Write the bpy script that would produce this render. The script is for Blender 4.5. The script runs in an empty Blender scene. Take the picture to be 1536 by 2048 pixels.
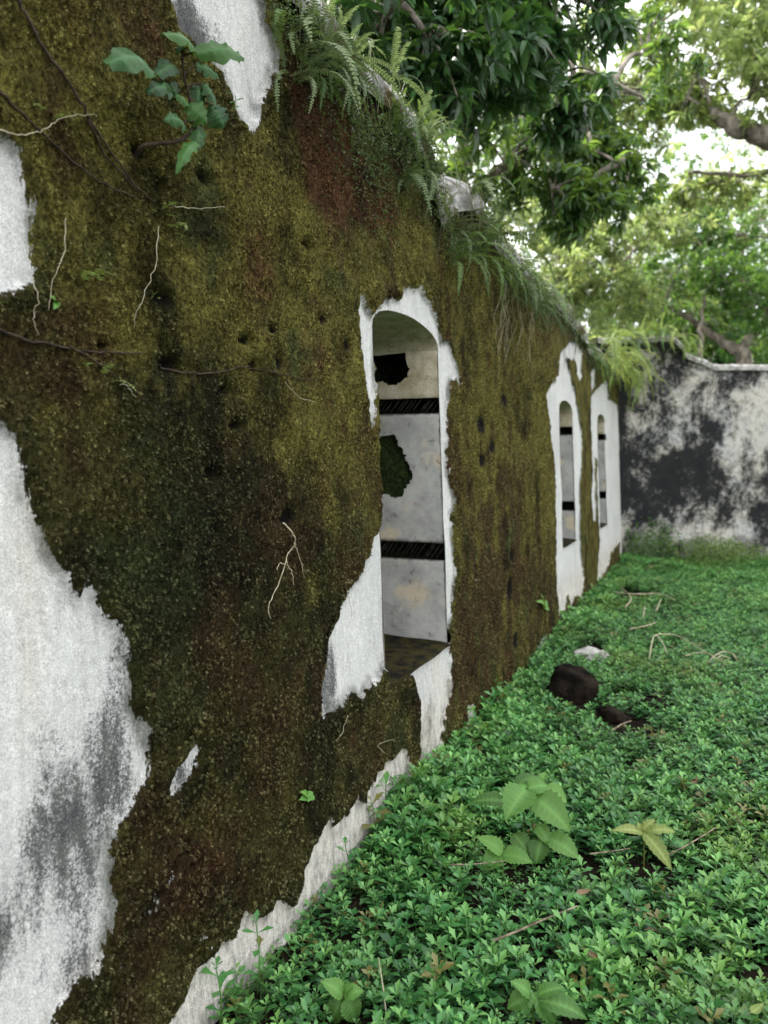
import bpy, math, random
import numpy as np
from mathutils import Vector, Matrix

# ------------------------------------------------------------------ camera, sky, sun, exposure
scene = bpy.context.scene
COL = scene.collection
F = 1537.0                                   # focal length in photo pixels (photo 1536 x 2048)
YAW = math.radians(23.1); PITCH = math.atan(109 / F)
CAM = np.array([1.335, 0.0, 1.6])
BAT = 0.042                                  # batter of the long wall (leans back as it rises)
cam = bpy.data.cameras.new('camera'); camo = bpy.data.objects.new('camera', cam); COL.objects.link(camo)
camo.location = CAM; camo.rotation_euler = (math.pi / 2 - PITCH, 0, YAW)
cam.sensor_width = 36; cam.sensor_height = 36; cam.sensor_fit = 'AUTO'; cam.lens = 36 * F / 2048
cam.clip_start = 0.05; cam.clip_end = 600
cam.dof.use_dof = True; cam.dof.focus_distance = 2.7; cam.dof.aperture_fstop = 2.5
scene.camera = camo
try:
    scene.cycles.max_bounces = 6; scene.cycles.diffuse_bounces = 4; scene.cycles.glossy_bounces = 2; scene.cycles.transmission_bounces = 2
except Exception: pass

SUN_DIR = Vector((-0.60, 0.22, 0.77)).normalized()
w = bpy.data.worlds.new('World'); scene.world = w; w.use_nodes = True
nt = w.node_tree; nt.nodes.clear()
sky = nt.nodes.new('ShaderNodeTexSky'); sky.sky_type = 'NISHITA'; sky.sun_disc = False
sky.sun_elevation = math.asin(SUN_DIR.z); sky.sun_rotation = math.atan2(SUN_DIR.x, SUN_DIR.y)
sky.air_density = 1.0; sky.dust_density = 3.0; sky.ozone_density = 1.0
bg = nt.nodes.new('ShaderNodeBackground'); bg.inputs[1].default_value = 0.15
wo = nt.nodes.new('ShaderNodeOutputWorld')
# thin white cloud over most of the sky, blue showing through
tc = nt.nodes.new('ShaderNodeTexCoord'); cn = nt.nodes.new('ShaderNodeTexNoise'); cn.inputs['Scale'].default_value = 2.6; cn.inputs['Detail'].default_value = 6; cn.inputs['Roughness'].default_value = .6
nt.links.new(tc.outputs['Generated'], cn.inputs['Vector'])
cr_ = nt.nodes.new('ShaderNodeMapRange'); cr_.inputs[1].default_value = .30; cr_.inputs[2].default_value = .52; cr_.inputs[3].default_value = .45; cr_.inputs[4].default_value = 1.0; nt.links.new(cn.outputs['Fac'], cr_.inputs[0])
cm = nt.nodes.new('ShaderNodeMix'); cm.data_type = 'RGBA'; nt.links.new(cr_.outputs[0], cm.inputs[0]); nt.links.new(sky.outputs[0], cm.inputs[6]); cm.inputs[7].default_value = (8.75, 8.95, 9.15, 1)
nt.links.new(cm.outputs[2], bg.inputs[0]); nt.links.new(bg.outputs[0], wo.inputs[0])
sl = bpy.data.lights.new('sun', 'SUN'); sl.energy = 4.5; sl.angle = math.radians(0.6); sl.color = (1, .95, .86)
so = bpy.data.objects.new('sun', sl); COL.objects.link(so)
so.rotation_euler = SUN_DIR.to_track_quat('Z', 'Y').to_euler()
scene.view_settings.view_transform = 'Standard'; scene.view_settings.look = 'None'
scene.view_settings.gamma = 1; scene.view_settings.use_curve_mapping = False
scene.view_settings.exposure = 1.2

# ------------------------------------------------------------------ pixel helpers (photo pixels -> places)
_f = np.array([-math.sin(YAW) * math.cos(PITCH), math.cos(YAW) * math.cos(PITCH), -math.sin(PITCH)])
_r = np.array([math.cos(YAW), math.sin(YAW), 0.0]); _u = np.cross(_r, _f)
def ray(x, y): return _f + _r * (x - 768) / F - _u * (y - 1024) / F
def at(x, y, den): return CAM + ray(x, y) * den
def on_wall(x, y, off=0.0):
    d = ray(x, y); t = (-(CAM[0] + BAT * CAM[2]) + off) / (d[0] + BAT * d[2]); return CAM + t * d
def on_ground(x, y, z=0.0):
    d = ray(x, y); return CAM + d * (z - CAM[2]) / d[2]
def on_plane_y(x, y, yy):
    d = ray(x, y); return CAM + d * (yy - CAM[1]) / d[1]
def yz(pts): return [tuple(on_wall(*p)[1:]) for p in pts]

# ------------------------------------------------------------------ noise / distance helpers
def vnoise(x, y, seed=0):
    rs = np.random.RandomState(seed); g = rs.rand(256, 256)
    xi = np.floor(x).astype(int); yi = np.floor(y).astype(int); fx = x - xi; fy = y - yi
    fx = fx * fx * (3 - 2 * fx); fy = fy * fy * (3 - 2 * fy)
    a = g[xi % 256, yi % 256]; b = g[(xi + 1) % 256, yi % 256]; c = g[xi % 256, (yi + 1) % 256]; d = g[(xi + 1) % 256, (yi + 1) % 256]
    return (a * (1 - fx) + b * fx) * (1 - fy) + (c * (1 - fx) + d * fx) * fy
def fbm(x, y, sc=1.0, oct=4, seed=0, gain=.5):
    s = 0; amp = 1; tot = 0
    for o in range(oct):
        s = s + amp * vnoise(x * sc * 2 ** o + 17.3 * o, y * sc * 2 ** o + 5.1 * o, seed + o); tot += amp; amp *= gain
    return s / tot
def sstep(a, b, x): t = np.clip((x - a) / (b - a), 0, 1); return t * t * (3 - 2 * t)
def poly_sd(P, U, V):
    """signed distance (inside positive) and nearest boundary point"""
    P = np.asarray(P, float); n = len(P); best = np.full(U.shape, 1e9); nu = U.copy(); nv = V.copy(); ins = np.zeros(U.shape, bool)
    for i in range(n):
        a = P[i]; b = P[(i + 1) % n]; e = b - a; L = e @ e + 1e-12
        t = np.clip(((U - a[0]) * e[0] + (V - a[1]) * e[1]) / L, 0, 1)
        qu = a[0] + t * e[0]; qv = a[1] + t * e[1]; d = np.hypot(U - qu, V - qv); m = d < best
        best = np.where(m, d, best); nu = np.where(m, qu, nu); nv = np.where(m, qv, nv)
        c = (a[1] > V) != (b[1] > V)
        with np.errstate(divide='ignore', invalid='ignore'):
            xx = (b[0] - a[0]) * (V - a[1]) / (b[1] - a[1] if b[1] != a[1] else 1e-12) + a[0]
        ins ^= c & (U < xx)
    return np.where(ins, best, -best), nu, nv
def sd_union(polys, U, V, margin=.13):
    U = np.asarray(U, np.float32); V = np.asarray(V, np.float32); out = np.full(U.shape, -margin, np.float32)
    for P in polys:
        P = np.asarray(P); m = (U > P[:, 0].min() - margin) & (U < P[:, 0].max() + margin) & (V > P[:, 1].min() - margin) & (V < P[:, 1].max() + margin)
        if m.any():
            d, _, _ = poly_sd(P, U[m], V[m]); out[m] = np.maximum(out[m], d)
    return out

# ------------------------------------------------------------------ object helpers
def link(o, parent=None):
    COL.objects.link(o)
    if parent is not None: o.parent = parent
    return o
def tag(o, label=None, cat=None, group=None, kind=None):
    if label: o['label'] = label
    if cat: o['category'] = cat
    if group: o['group'] = group
    if kind: o['kind'] = kind
    return o
def mesh_np(name, V, faces, mat, smooth=True, attrs=None):
    """faces: array (n,3) or (n,4), or list of such arrays"""
    me = bpy.data.meshes.new(name); V = np.asarray(V, np.float32)
    if not isinstance(faces, list): faces = [faces]
    faces = [np.asarray(f, np.int32) for f in faces if len(f)]
    me.vertices.add(len(V)); me.vertices.foreach_set('co', V.ravel())
    loops = np.concatenate([f.ravel() for f in faces]); tot = np.concatenate([np.full(len(f), f.shape[1], np.int32) for f in faces])
    st = np.concatenate([[0], np.cumsum(tot)[:-1]]).astype(np.int32)
    me.loops.add(len(loops)); me.loops.foreach_set('vertex_index', loops)
    me.polygons.add(len(tot)); me.polygons.foreach_set('loop_start', st)
    try: me.polygons.foreach_set('loop_total', tot)
    except Exception: pass
    me.update(calc_edges=True)
    if smooth: me.polygons.foreach_set('use_smooth', np.ones(len(tot), bool))
    for k, a in (attrs or {}).items():
        a = np.asarray(a, np.float32)
        if a.ndim == 1: at_ = me.attributes.new(k, 'FLOAT', 'POINT'); at_.data.foreach_set('value', a)
        elif a.shape[1] == 3: 
            at_ = me.attributes.new(k, 'FLOAT_COLOR', 'POINT'); at_.data.foreach_set('color', np.c_[a, np.ones(len(a))].astype(np.float32).ravel())
    if mat is not None: me.materials.append(mat)
    return me
class MB:
    """collects pieces into one mesh"""
    def __init__(s): s.v = []; s.t = []; s.q = []; s.n = 0; s.c = []
    def add(s, V, T=None, Q=None, col=None):
        V = np.asarray(V, float); s.v.append(V)
        if T is not None and len(T): s.t.append(np.asarray(T) + s.n)
        if Q is not None and len(Q): s.q.append(np.asarray(Q) + s.n)
        c = np.ones((len(V), 3)) if col is None else np.broadcast_to(np.asarray(col, float), (len(V), 3)); s.c.append(c)
        s.n += len(V)
    def mesh(s, name, mat, smooth=True):
        fs = []
        if s.t: fs.append(np.concatenate(s.t))
        if s.q: fs.append(np.concatenate(s.q))
        return mesh_np(name, np.concatenate(s.v), fs, mat, smooth, {'lc': np.concatenate(s.c)})
    def build(s, name, mat, parent=None, smooth=True):
        return link(bpy.data.objects.new(name, s.mesh(name, mat, smooth)), parent)
def empty(name, loc, parent=None):
    o = bpy.data.objects.new(name, None); o.empty_display_size = .1; o.location = [float(c) for c in loc]; return link(o, parent)
def tube(mb, pts, rad, sides=6, col=None, caps=True):
    P = np.asarray(pts, float); n = len(P); rad = np.broadcast_to(rad, (n,))
    T = np.gradient(P, axis=0); T /= np.linalg.norm(T, axis=1)[:, None] + 1e-9
    up = np.array([0, 0, 1.]) if abs(T[0][2]) < .9 else np.array([1., 0, 0])
    V = []; nrm = np.cross(T[0], up); nrm /= np.linalg.norm(nrm)
    for i in range(n):
        nrm = nrm - T[i] * (nrm @ T[i]); nrm /= np.linalg.norm(nrm) + 1e-9; b = np.cross(T[i], nrm)
        for k in range(sides):
            a = 2 * math.pi * k / sides; V.append(P[i] + rad[i] * (math.cos(a) * nrm + math.sin(a) * b))
    Q = [(i * sides + k, i * sides + (k + 1) % sides, (i + 1) * sides + (k + 1) % sides, (i + 1) * sides + k) for i in range(n - 1) for k in range(sides)]
    T_ = []
    if caps:
        V += [P[0], P[-1]]; a = n * sides; 
        for k in range(sides): T_ += [(a, (k + 1) % sides, k), (a + 1, (n - 1) * sides + k, (n - 1) * sides + (k + 1) % sides)]
    mb.add(V, T_, Q, col)
def smooth_path(pts, m=5, jit=0.0, seed=0):
    P = np.asarray(pts, float); out = []; n = len(P)
    for i in range(n - 1):
        p0 = P[max(i - 1, 0)]; p1 = P[i]; p2 = P[i + 1]; p3 = P[min(i + 2, n - 1)]
        for k in range(m):
            t = k / m; out.append(.5 * ((2 * p1) + (-p0 + p2) * t + (2 * p0 - 5 * p1 + 4 * p2 - p3) * t * t + (-p0 + 3 * p1 - 3 * p2 + p3) * t ** 3))
    out.append(P[-1]); out = np.array(out)
    if jit: out[1:-1] += np.random.RandomState(seed).randn(len(out) - 2, 3) * jit
    return out

# ------------------------------------------------------------------ materials
def new_mat(name):
    m = bpy.data.materials.new(name); m.use_nodes = True; t = m.node_tree
    for n in list(t.nodes): t.nodes.remove(n)
    return m, t
class N:
    """tiny node builder"""
    def __init__(s, t): s.t = t; s.pos = s.n('ShaderNodeNewGeometry').outputs['Position']
    def n(s, kind, **kw):
        nd = s.t.nodes.new(kind)
        for k, v in kw.items(): setattr(nd, k, v)
        return nd
    def put(s, sock, val):
        if hasattr(val, 'is_output'): s.t.links.new(val, sock)
        else: sock.default_value = val
    def noise(s, scale, detail=3, rough=.55, vec=None, dist=0.0):
        nd = s.n('ShaderNodeTexNoise'); s.put(nd.inputs['Vector'], vec if vec is not None else s.pos)
        nd.inputs['Scale'].default_value = scale; nd.inputs['Detail'].default_value = detail; nd.inputs['Roughness'].default_value = rough; nd.inputs['Distortion'].default_value = dist
        return nd.outputs['Fac']
    def voro(s, scale, vec=None, feature='F1', out='Distance'):
        nd = s.n('ShaderNodeTexVoronoi', feature=feature); s.put(nd.inputs['Vector'], vec if vec is not None else s.pos); nd.inputs['Scale'].default_value = scale
        return nd.outputs[out]
    def math(s, op, a, b=0.0, c=0.0, clamp=False):
        nd = s.n('ShaderNodeMath', operation=op, use_clamp=clamp); s.put(nd.inputs[0], a); s.put(nd.inputs[1], b); s.put(nd.inputs[2], c); return nd.outputs[0]
    def range(s, v, a, b, c=0.0, d=1.0):
        nd = s.n('ShaderNodeMapRange', interpolation_type='SMOOTHSTEP'); s.put(nd.inputs[0], v)
        for i, q in enumerate((a, b, c, d)): nd.inputs[i + 1].default_value = q
        return nd.outputs[0]
    def scale(s, v, sc):
        nd = s.n('ShaderNodeVectorMath', operation='MULTIPLY'); s.put(nd.inputs[0], v); nd.inputs[1].default_value = sc; return nd.outputs[0]
    def mix(s, f, a, b, mode='MIX'):
        nd = s.n('ShaderNodeMix', data_type='RGBA', blend_type=mode); s.put(nd.inputs[0], f)
        for sock, v in ((nd.inputs[6], a), (nd.inputs[7], b)):
            s.put(sock, v if hasattr(v, 'is_output') else (*v, 1) if len(v) == 3 else v)
        return nd.outputs[2]
    def gain(s, col, f):
        nd = s.n('ShaderNodeVectorMath', operation='SCALE'); s.put(nd.inputs[0], col); s.put(nd.inputs[3], f); return nd.outputs[0]
    def attr(s, name, kind='GEOMETRY', out='Fac'):
        nd = s.n('ShaderNodeAttribute', attribute_name=name, attribute_type=kind); return nd.outputs[out]
    def bump(s, h, strength=.5, dist=.01, normal=None):
        nd = s.n('ShaderNodeBump'); s.put(nd.inputs['Height'], h); nd.inputs['Strength'].default_value = strength; nd.inputs['Distance'].default_value = dist
        if normal is not None: s.put(nd.inputs['Normal'], normal)
        return nd.outputs[0]
    def out(s, col, rough=.8, normal=None, spec=.3, transl=0.0, tcol=None):
        b = s.n('ShaderNodeBsdfPrincipled'); s.put(b.inputs['Base Color'], col if hasattr(col, 'is_output') else (*col, 1)); s.put(b.inputs['Roughness'], rough)
        b.inputs['Specular IOR Level'].default_value = spec
        if normal is not None: s.put(b.inputs['Normal'], normal)
        sh = b.outputs[0]
        if transl:
            tr = s.n('ShaderNodeBsdfTranslucent'); s.put(tr.inputs[0], tcol if tcol is not None else col); mx = s.n('ShaderNodeMixShader'); mx.inputs[0].default_value = transl
            s.t.links.new(sh, mx.inputs[1]); s.t.links.new(tr.outputs[0], mx.inputs[2]); sh = mx.outputs[0]
        o = s.n('ShaderNodeOutputMaterial'); s.t.links.new(sh, o.inputs[0])

def plaster_nodes(b, white=(.53, .52, .505)):
    vs = b.scale(b.pos, (9, 9, 1.3))
    col = b.mix(b.range(b.noise(2.3, 4), .35, .7), white, (.43, .425, .415))
    col = b.mix(b.math('MULTIPLY', b.range(b.noise(1.0, 4, vec=b.scale(b.pos, (3, 3, .9))), .52, .75), .4), col, (.50, .44, .36))
    col = b.mix(b.range(b.noise(5, 3, vec=vs), .3, .7, 0, .35), col, (.60, .595, .585))
    grain = b.math('MULTIPLY', b.math('MULTIPLY', b.range(b.noise(300, 2, .9), .3, .7, .55, 1.32), b.range(b.noise(45, 4, .75), .3, .7, .86, 1.1)), b.range(b.noise(1, 4, .7, vec=b.scale(b.pos, (70, 70, 3))), .3, .7, .92, 1.06))
    return b.gain(col, grain), vs, grain

def mat_wall():
    m, t = new_mat('mossy_lime_plaster'); b = N(t)
    sdf = b.attr('sdf'); mc = b.attr('moss', out='Color'); stain = b.attr('stain')
    # ragged torn outline
    e = b.math('ADD', b.math('MULTIPLY_ADD', b.noise(20, 4, .65), .022, -.011), b.math('MULTIPLY_ADD', b.noise(1, 4, .75, vec=b.scale(b.pos, (75, 75, 9))), .036, -.018))
    e2 = b.math('MULTIPLY_ADD', b.noise(120, 2, .6), .012, -.006)
    sd = b.math('ADD', b.math('ADD', sdf, e), e2)
    mask = b.range(sd, -.0015, .0035)
    col, vs, grain_ = plaster_nodes(b)
    # black mould : painted density broken up by streaky noise
    dn = b.math('ADD', b.math('MULTIPLY', b.noise(5, 6, .72, vec=b.scale(b.pos, (1.5, 1.5, .5))), 1.55), b.math('MULTIPLY', b.math('SUBTRACT', b.noise(110, 4, .95), .5), 1.5))
    sm = b.range(b.math('SUBTRACT', b.math('ADD', stain, dn), .90), 0.0, .30)
    col = b.mix(b.math('MULTIPLY', sm, b.range(b.noise(190, 3, .9), .34, .64, .99, .80)), col, b.gain(b.mix(b.range(b.noise(9, 4, .7), .35, .65), (.012, .014, .018), (.055, .054, .050)), grain_))
    # darker damp rim close to the moss
    rim = b.math('MULTIPLY', b.range(b.math('ADD', sd, b.math('MULTIPLY_ADD', b.noise(60, 4, .85), .05, -.025)), .0, .05, 1, 0), b.range(b.noise(5, 4), .40, .58, .10, .85))
    col = b.mix(rim, col, b.mix(b.noise(7, 3), (.055, .055, .055), (.10, .105, .075)))
    # green-grey rain runs
    run = b.math('MULTIPLY', b.range(b.noise(1, 5, .7, vec=b.scale(b.pos, (14, 14, .8))), .55, .72), b.range(b.noise(2.2, 3), .45, .65, 0, .45))
    col = b.mix(run, col, b.gain(b.mix(b.noise(3, 2), (.20, .215, .19), (.30, .27, .21)), grain_))
    # warmer bare stone at the foot
    sx = b.n('ShaderNodeSeparateXYZ'); b.put(sx.inputs[0], b.pos)
    col = b.mix(b.math('MULTIPLY', b.range(b.math('ADD', sx.outputs[2], b.math('MULTIPLY', b.noise(3, 3), .3)), .62, .35), .6), col, b.gain(b.mix(b.range(b.noise(26, 6, .8, vec=b.scale(b.pos, (1, 1, .45))), .34, .60), (.15, .13, .105), (.62, .57, .49)), grain_))
    # moss
    g = b.noise(300, 3, .8); g2 = b.noise(70, 3, .7)
    mg = b.math('MULTIPLY', b.range(g, .3, .72, .15, 1.7), b.range(g2, .3, .7, .4, 1.5))
    mcol = b.gain(mc, mg)
    # bare crumbs of render showing through
    cb = b.math('MULTIPLY', b.range(b.noise(95, 2, .6), .735, .76), b.range(b.noise(2.2, 2), .52, .62))
    mcol = b.mix(b.math('MULTIPLY', cb, .85), mcol, (.45, .43, .38))
    col = b.mix(mask, mcol, col)
    hp = b.math('ADD', b.math('MULTIPLY', b.noise(180, 3, .7), .5), b.math('MULTIPLY', b.noise(25, 5, .7), 1.2))
    np_ = b.bump(hp, .55, .005); nm_ = b.bump(b.math('ADD', g, b.math('MULTIPLY', g2, 1.5)), .9, .012)
    mxn = b.n('ShaderNodeMix', data_type='VECTOR'); b.put(mxn.inputs[0], mask); b.put(mxn.inputs[4], nm_); b.put(mxn.inputs[5], np_)
    b.out(col, .94, mxn.outputs[1], .07)
    return m
def mat_moss_tuft():
    m, t = new_mat('moss_tufts'); b = N(t)
    c = b.attr('moss', 'INSTANCER', 'Color'); rnd = b.n('ShaderNodeObjectInfo').outputs['Random']
    tip = b.attr('lc', out='Fac')
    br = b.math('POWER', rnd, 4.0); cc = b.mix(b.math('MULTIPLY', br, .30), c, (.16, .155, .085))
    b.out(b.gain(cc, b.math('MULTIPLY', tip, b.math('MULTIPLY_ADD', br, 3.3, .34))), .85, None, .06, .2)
    return m
def mat_panel():
    m, t = new_mat('grey_cement_render'); b = N(t)
    col = b.mix(b.range(b.noise(7, 5, .6), .35, .7), (.32, .315, .30), (.45, .44, .415))
    col = b.mix(b.math('MULTIPLY', b.range(b.noise(4.5, 3), .56, .68), .8), col, (.56, .47, .34))
    col = b.mix(b.range(b.noise(30, 4, .7), .62, .72, 0, .7), col, (.55, .54, .52))
    col = b.mix(b.range(b.noise(14, 4, .7), .30, .40, .55, 0), col, (.10, .095, .085))
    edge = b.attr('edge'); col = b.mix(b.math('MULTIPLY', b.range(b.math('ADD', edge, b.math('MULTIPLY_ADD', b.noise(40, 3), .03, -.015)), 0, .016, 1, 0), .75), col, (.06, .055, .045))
    col = b.gain(col, b.range(b.noise(380, 2, .8), .3, .7, .85, 1.12))
    b.out(col, .9, b.bump(b.math('ADD', b.noise(220, 3, .7), b.noise(30, 3)), .4, .004), .2)
    return m
def mat_simple(name, c1, c2, sc=8, rough=.9, bump=.5, bsc=80, bd=.006, spec=.2, lo=.35, hi=.65, stretch=(1, 1, 1)):
    m, t = new_mat(name); b = N(t); v = b.scale(b.pos, stretch)
    col = b.mix(b.range(b.noise(sc, 5, .65, vec=v), lo, hi), c1, c2); col = b.gain(col, b.range(b.noise(bsc * 2, 2, .7), .3, .7, .75, 1.2))
    b.out(col, rough, b.bump(b.noise(bsc, 4, .7, vec=v), bump, bd), spec); return m
def mat_leaf(name, c1, c2, transl=.3, rough=.45, spec=.4, tint=(.30, .42, .04), veins=False, patchy=False):
    m, t = new_mat(name); b = N(t)
    rnd = b.n('ShaderNodeObjectInfo').outputs['Random']; lc = b.attr('lc', out='Color')
    f = b.math('ADD', b.math('MULTIPLY', rnd, .6), b.math('MULTIPLY', b.noise(3.0, 2), .4))
    col = b.mix(b.range(f, .2, .8), c1, c2); col = b.mix(1.0, col, lc, 'MULTIPLY')
    if patchy:
        col = b.gain(b.mix(b.range(b.noise(.9, 4, .6), .50, .66, 0, .55), col, b.mix(1.0, (.10, .20, .035), lc, 'MULTIPLY')), b.range(b.noise(1.7, 4, .6), .32, .66, .72, 1.2))
        col = b.mix(b.math('GREATER_THAN', b.math('FRACT', b.math('MULTIPLY', rnd, 37.7)), .975), col, (.16, .15, .045))
    nrm = None
    if veins:
        uv = b.attr('vein'); col = b.mix(b.math('MULTIPLY', b.math('POWER', uv, 3.0), .5), col, tuple(min(1, 1.9 * k + .02) for k in c2)); nrm = b.bump(b.math('SUBTRACT', b.noise(160, 2), uv), .5, .003)
    b.out(col, rough, nrm, spec, transl, b.mix(.55, col, b.mix(1.0, (*tint,), lc, 'MULTIPLY')))
    return m
def dk(*a, **k): k['spec'] = .04; return mat_simple(*a, **k)
M = dict(
    wall=mat_wall(), tuft=mat_moss_tuft(), panel=mat_panel(),
    coping=None, back=None,
    dark=dk('dark_damp_rubble', (.010, .012, .008), (.035, .04, .02), 20, bump=.9, bsc=60, bd=.02),
    darkmoss=dk('dark_green_moss', (.012, .020, .008), (.05, .07, .022), 60, bump=1, bsc=170, bd=.02),
    soffit=mat_simple('ochre_stained_plaster', (.34, .30, .19), (.52, .47, .36), 9, bump=.5, bsc=60, bd=.006),
    sill=dk('damp_mossy_sill', (.008, .008, .008), (.040, .034, .012), 14, bump=.8, bsc=70, bd=.012),
    rib=dk('weathered_dark_lath', (.015, .014, .012), (.06, .055, .045), 30, bsc=120),
    soil=dk('dark_soil', (.010, .008, .006), (.028, .021, .015), 6, bump=1, bsc=30, bd=.03),
    bark=mat_simple('grey_brown_bark', (.09, .078, .062), (.30, .265, .215), 5, bump=.9, bsc=30, bd=.02, stretch=(1, 1, .4)),
    darkroot=mat_simple('dark_root_bark', (.018, .013, .009), (.06, .042, .028), 40, bsc=150, bd=.003),
    paleroot=mat_simple('pale_dry_root', (.30, .26, .17), (.48, .43, .31), 40, bsc=150, bd=.002),
    twig=mat_simple('dry_twig', (.10, .075, .05), (.30, .25, .18), 30, bsc=150, bd=.002),
    stone=mat_simple('pale_limestone', (.20, .195, .18), (.50, .48, .45), 12, bump=.8, bsc=50, bd=.01),
    blackstone=dk('blackened_stone', (.006, .005, .004), (.026, .020, .015), 12, bump=.9, bsc=50, bd=.015),
    cover=mat_leaf('creeping_daisy_leaf', (.034, .150, .042), (.085, .255, .070), .20, .36, .42, (.14, .30, .05), False, True),
    weed=mat_leaf('broad_weed_leaf', (.060, .160, .032), (.092, .205, .045), .28, .48, .28, (.22, .38, .06), True),
    wilt=mat_leaf('wilted_leaf', (.16, .22, .06), (.22, .27, .09), .3, .6, .2, (.3, .34, .08), True),
    sapling=mat_leaf('sapling_leaf', (.013, .052, .014), (.030, .095, .022), .22, .48, .25, (.18, .32, .05), True),
    fern=mat_leaf('fern_frond', (.055, .115, .030), (.115, .190, .055), .35, .55, .3, (.28, .40, .08)),
    ferngrey=mat_leaf('pale_wiry_frond', (.085, .135, .055), (.16, .205, .095), .3, .55, .3, (.28, .38, .12)),
    fernpale=mat_leaf('sunlit_fern_frond', (.14, .21, .05), (.22, .28, .08), .4, .55, .3, (.35, .45, .10)),
    tangle=mat_leaf('trailing_weed_leaf', (.06, .085, .035), (.17, .20, .10), .3, .5, .3, (.2, .32, .06)),
    mango=mat_leaf('dark_mango_leaf', (.016, .052, .020), (.032, .085, .028), .28, .38, .45, (.12, .26, .03)),
    mango2=mat_leaf('mango_leaf', (.030, .080, .020), (.065, .130, .030), .42, .40, .4, (.30, .48, .07)),
    bright=mat_leaf('yellow_green_leaf', (.10, .17, .045), (.20, .27, .09), .5, .36, .55, (.52, .66, .22)),
    green=mat_leaf('fresh_green_leaf', (.045, .125, .028), (.085, .170, .040), .42, .45, .35, (.26, .46, .06)),
)
def mat_coping():
    m, t = new_mat('lichen_grey_coping'); b = N(t)
    col = b.mix(b.range(b.noise(5, 5, .65), .35, .65), (.16, .155, .145), (.50, .485, .46))
    nz = b.math('ADD', b.noise(3.2, 4, .6), b.math('MULTIPLY', b.noise(60, 2), .15))
    mossm = b.range(nz, .58, .68)
    col = b.mix(mossm, col, b.gain(b.mix(b.noise(6, 3), (.05, .052, .014), (.085, .05, .018)), b.range(b.noise(250, 3, .8), .3, .7, .3, 1.8)))
    b.out(col, .93, b.bump(b.math('ADD', b.noise(35, 4, .7), b.math('MULTIPLY', b.noise(200, 3, .7), .4)), .9, .02), .15); return m
def mat_back():
    m, t = new_mat('black_stained_plaster'); b = N(t)
    col, vs, grain_ = plaster_nodes(b, (.50, .46, .40))
    st = b.attr('stain')
    dn = b.math('ADD', b.math('MULTIPLY', b.noise(2.1, 6, .68, vec=b.scale(b.pos, (1, 1, .75)), dist=.3), .9), b.math('MULTIPLY', b.math('SUBTRACT', b.noise(12, 5, .85), .22), .5))
    sm = b.range(b.math('ADD', dn, st), .43, .66)
    col = b.mix(b.math('MULTIPLY', sm, .985), col, b.mix(b.noise(5, 3), (.006, .007, .010), (.026, .026, .026)))
    col = b.mix(b.range(b.noise(3.3, 5, .7), .60, .68, 0, .35), col, (.10, .10, .085))
    b.out(col, .93, b.bump(b.math('ADD', b.noise(15, 4), b.math('MULTIPLY', b.noise(120, 3), .4)), .7, .015), .05); return m
M['coping'] = mat_coping(); M['back'] = mat_back()

# ------------------------------------------------------------------ ground
GZ = -0.10
def ground_z(x, y): return GZ + .05 * (fbm(np.asarray(x), np.asarray(y), .8, 3, 5) - .5) * 2
def build_ground():
    xs = np.unique(np.r_[np.linspace(-150, -2, 25), np.linspace(-2, 9, 90), np.linspace(9, 150, 25)])
    ys = np.unique(np.r_[np.linspace(-150, -1, 25), np.linspace(-1, 16, 130), np.linspace(16, 200, 25)])
    X, Y = np.meshgrid(xs, ys, indexing='ij'); Z = ground_z(X, Y)
    n, k = X.shape; I = np.arange(n * k).reshape(n, k)
    Q = np.stack([I[:-1, :-1], I[1:, :-1], I[1:, 1:], I[:-1, 1:]], -1).reshape(-1, 4)
    o = link(bpy.data.objects.new('ground', mesh_np('ground', np.c_[X.ravel(), Y.ravel(), Z.ravel()], Q, M['soil'])))
    tag(o, 'dark soil ground under the green creeping plants', 'ground', kind='structure')
build_ground()

# ------------------------------------------------------------------ the long wall
WALL_X = -BAT
NICHES = [(3.20, 4.11, .545, 2.19, 2.31), (7.77, 8.57, .70, 2.06, 2.19), (10.56, 11.30, .66, 2.08, 2.19)]
def arch(n, k=10):
    yL, yR, zb, zs, za = n; c = (yL + yR) / 2; h = (yR - yL) / 2
    return [(c + h * math.cos(math.pi * i / k), zs + (za - zs) * math.sin(math.pi * i / k) ** .8) for i in range(k + 1)]
def niche_outline(n): return [(n[0], n[2]), (n[1], n[2])] + arch(n, 16)
def z3(pts): return yz([(980 + .362 * x, 540 + .362 * y) for x, y in pts])
Z0 = -.16
TOPY = [-2, 2.6, 3.05, 3.42, 3.75, 4.02, 4.15, 4.4, 4.8, 5.2, 5.6, 6.6, 7.5, 8.3, 10, 11, 13, 15]
TOPZ = [3.28, 3.3, 3.27, 3.30, 3.24, 3.17, 2.96, 3.10, 3.24, 3.20, 3.08, 3.06, 3.12, 3.1, 2.94, 2.98, 2.9, 2.9]
def htop(y): return np.interp(y, TOPY, TOPZ) + .05 * (fbm(np.asarray(y) * 1.0, np.zeros_like(y), 2.2, 3, 61) - .5)
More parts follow.
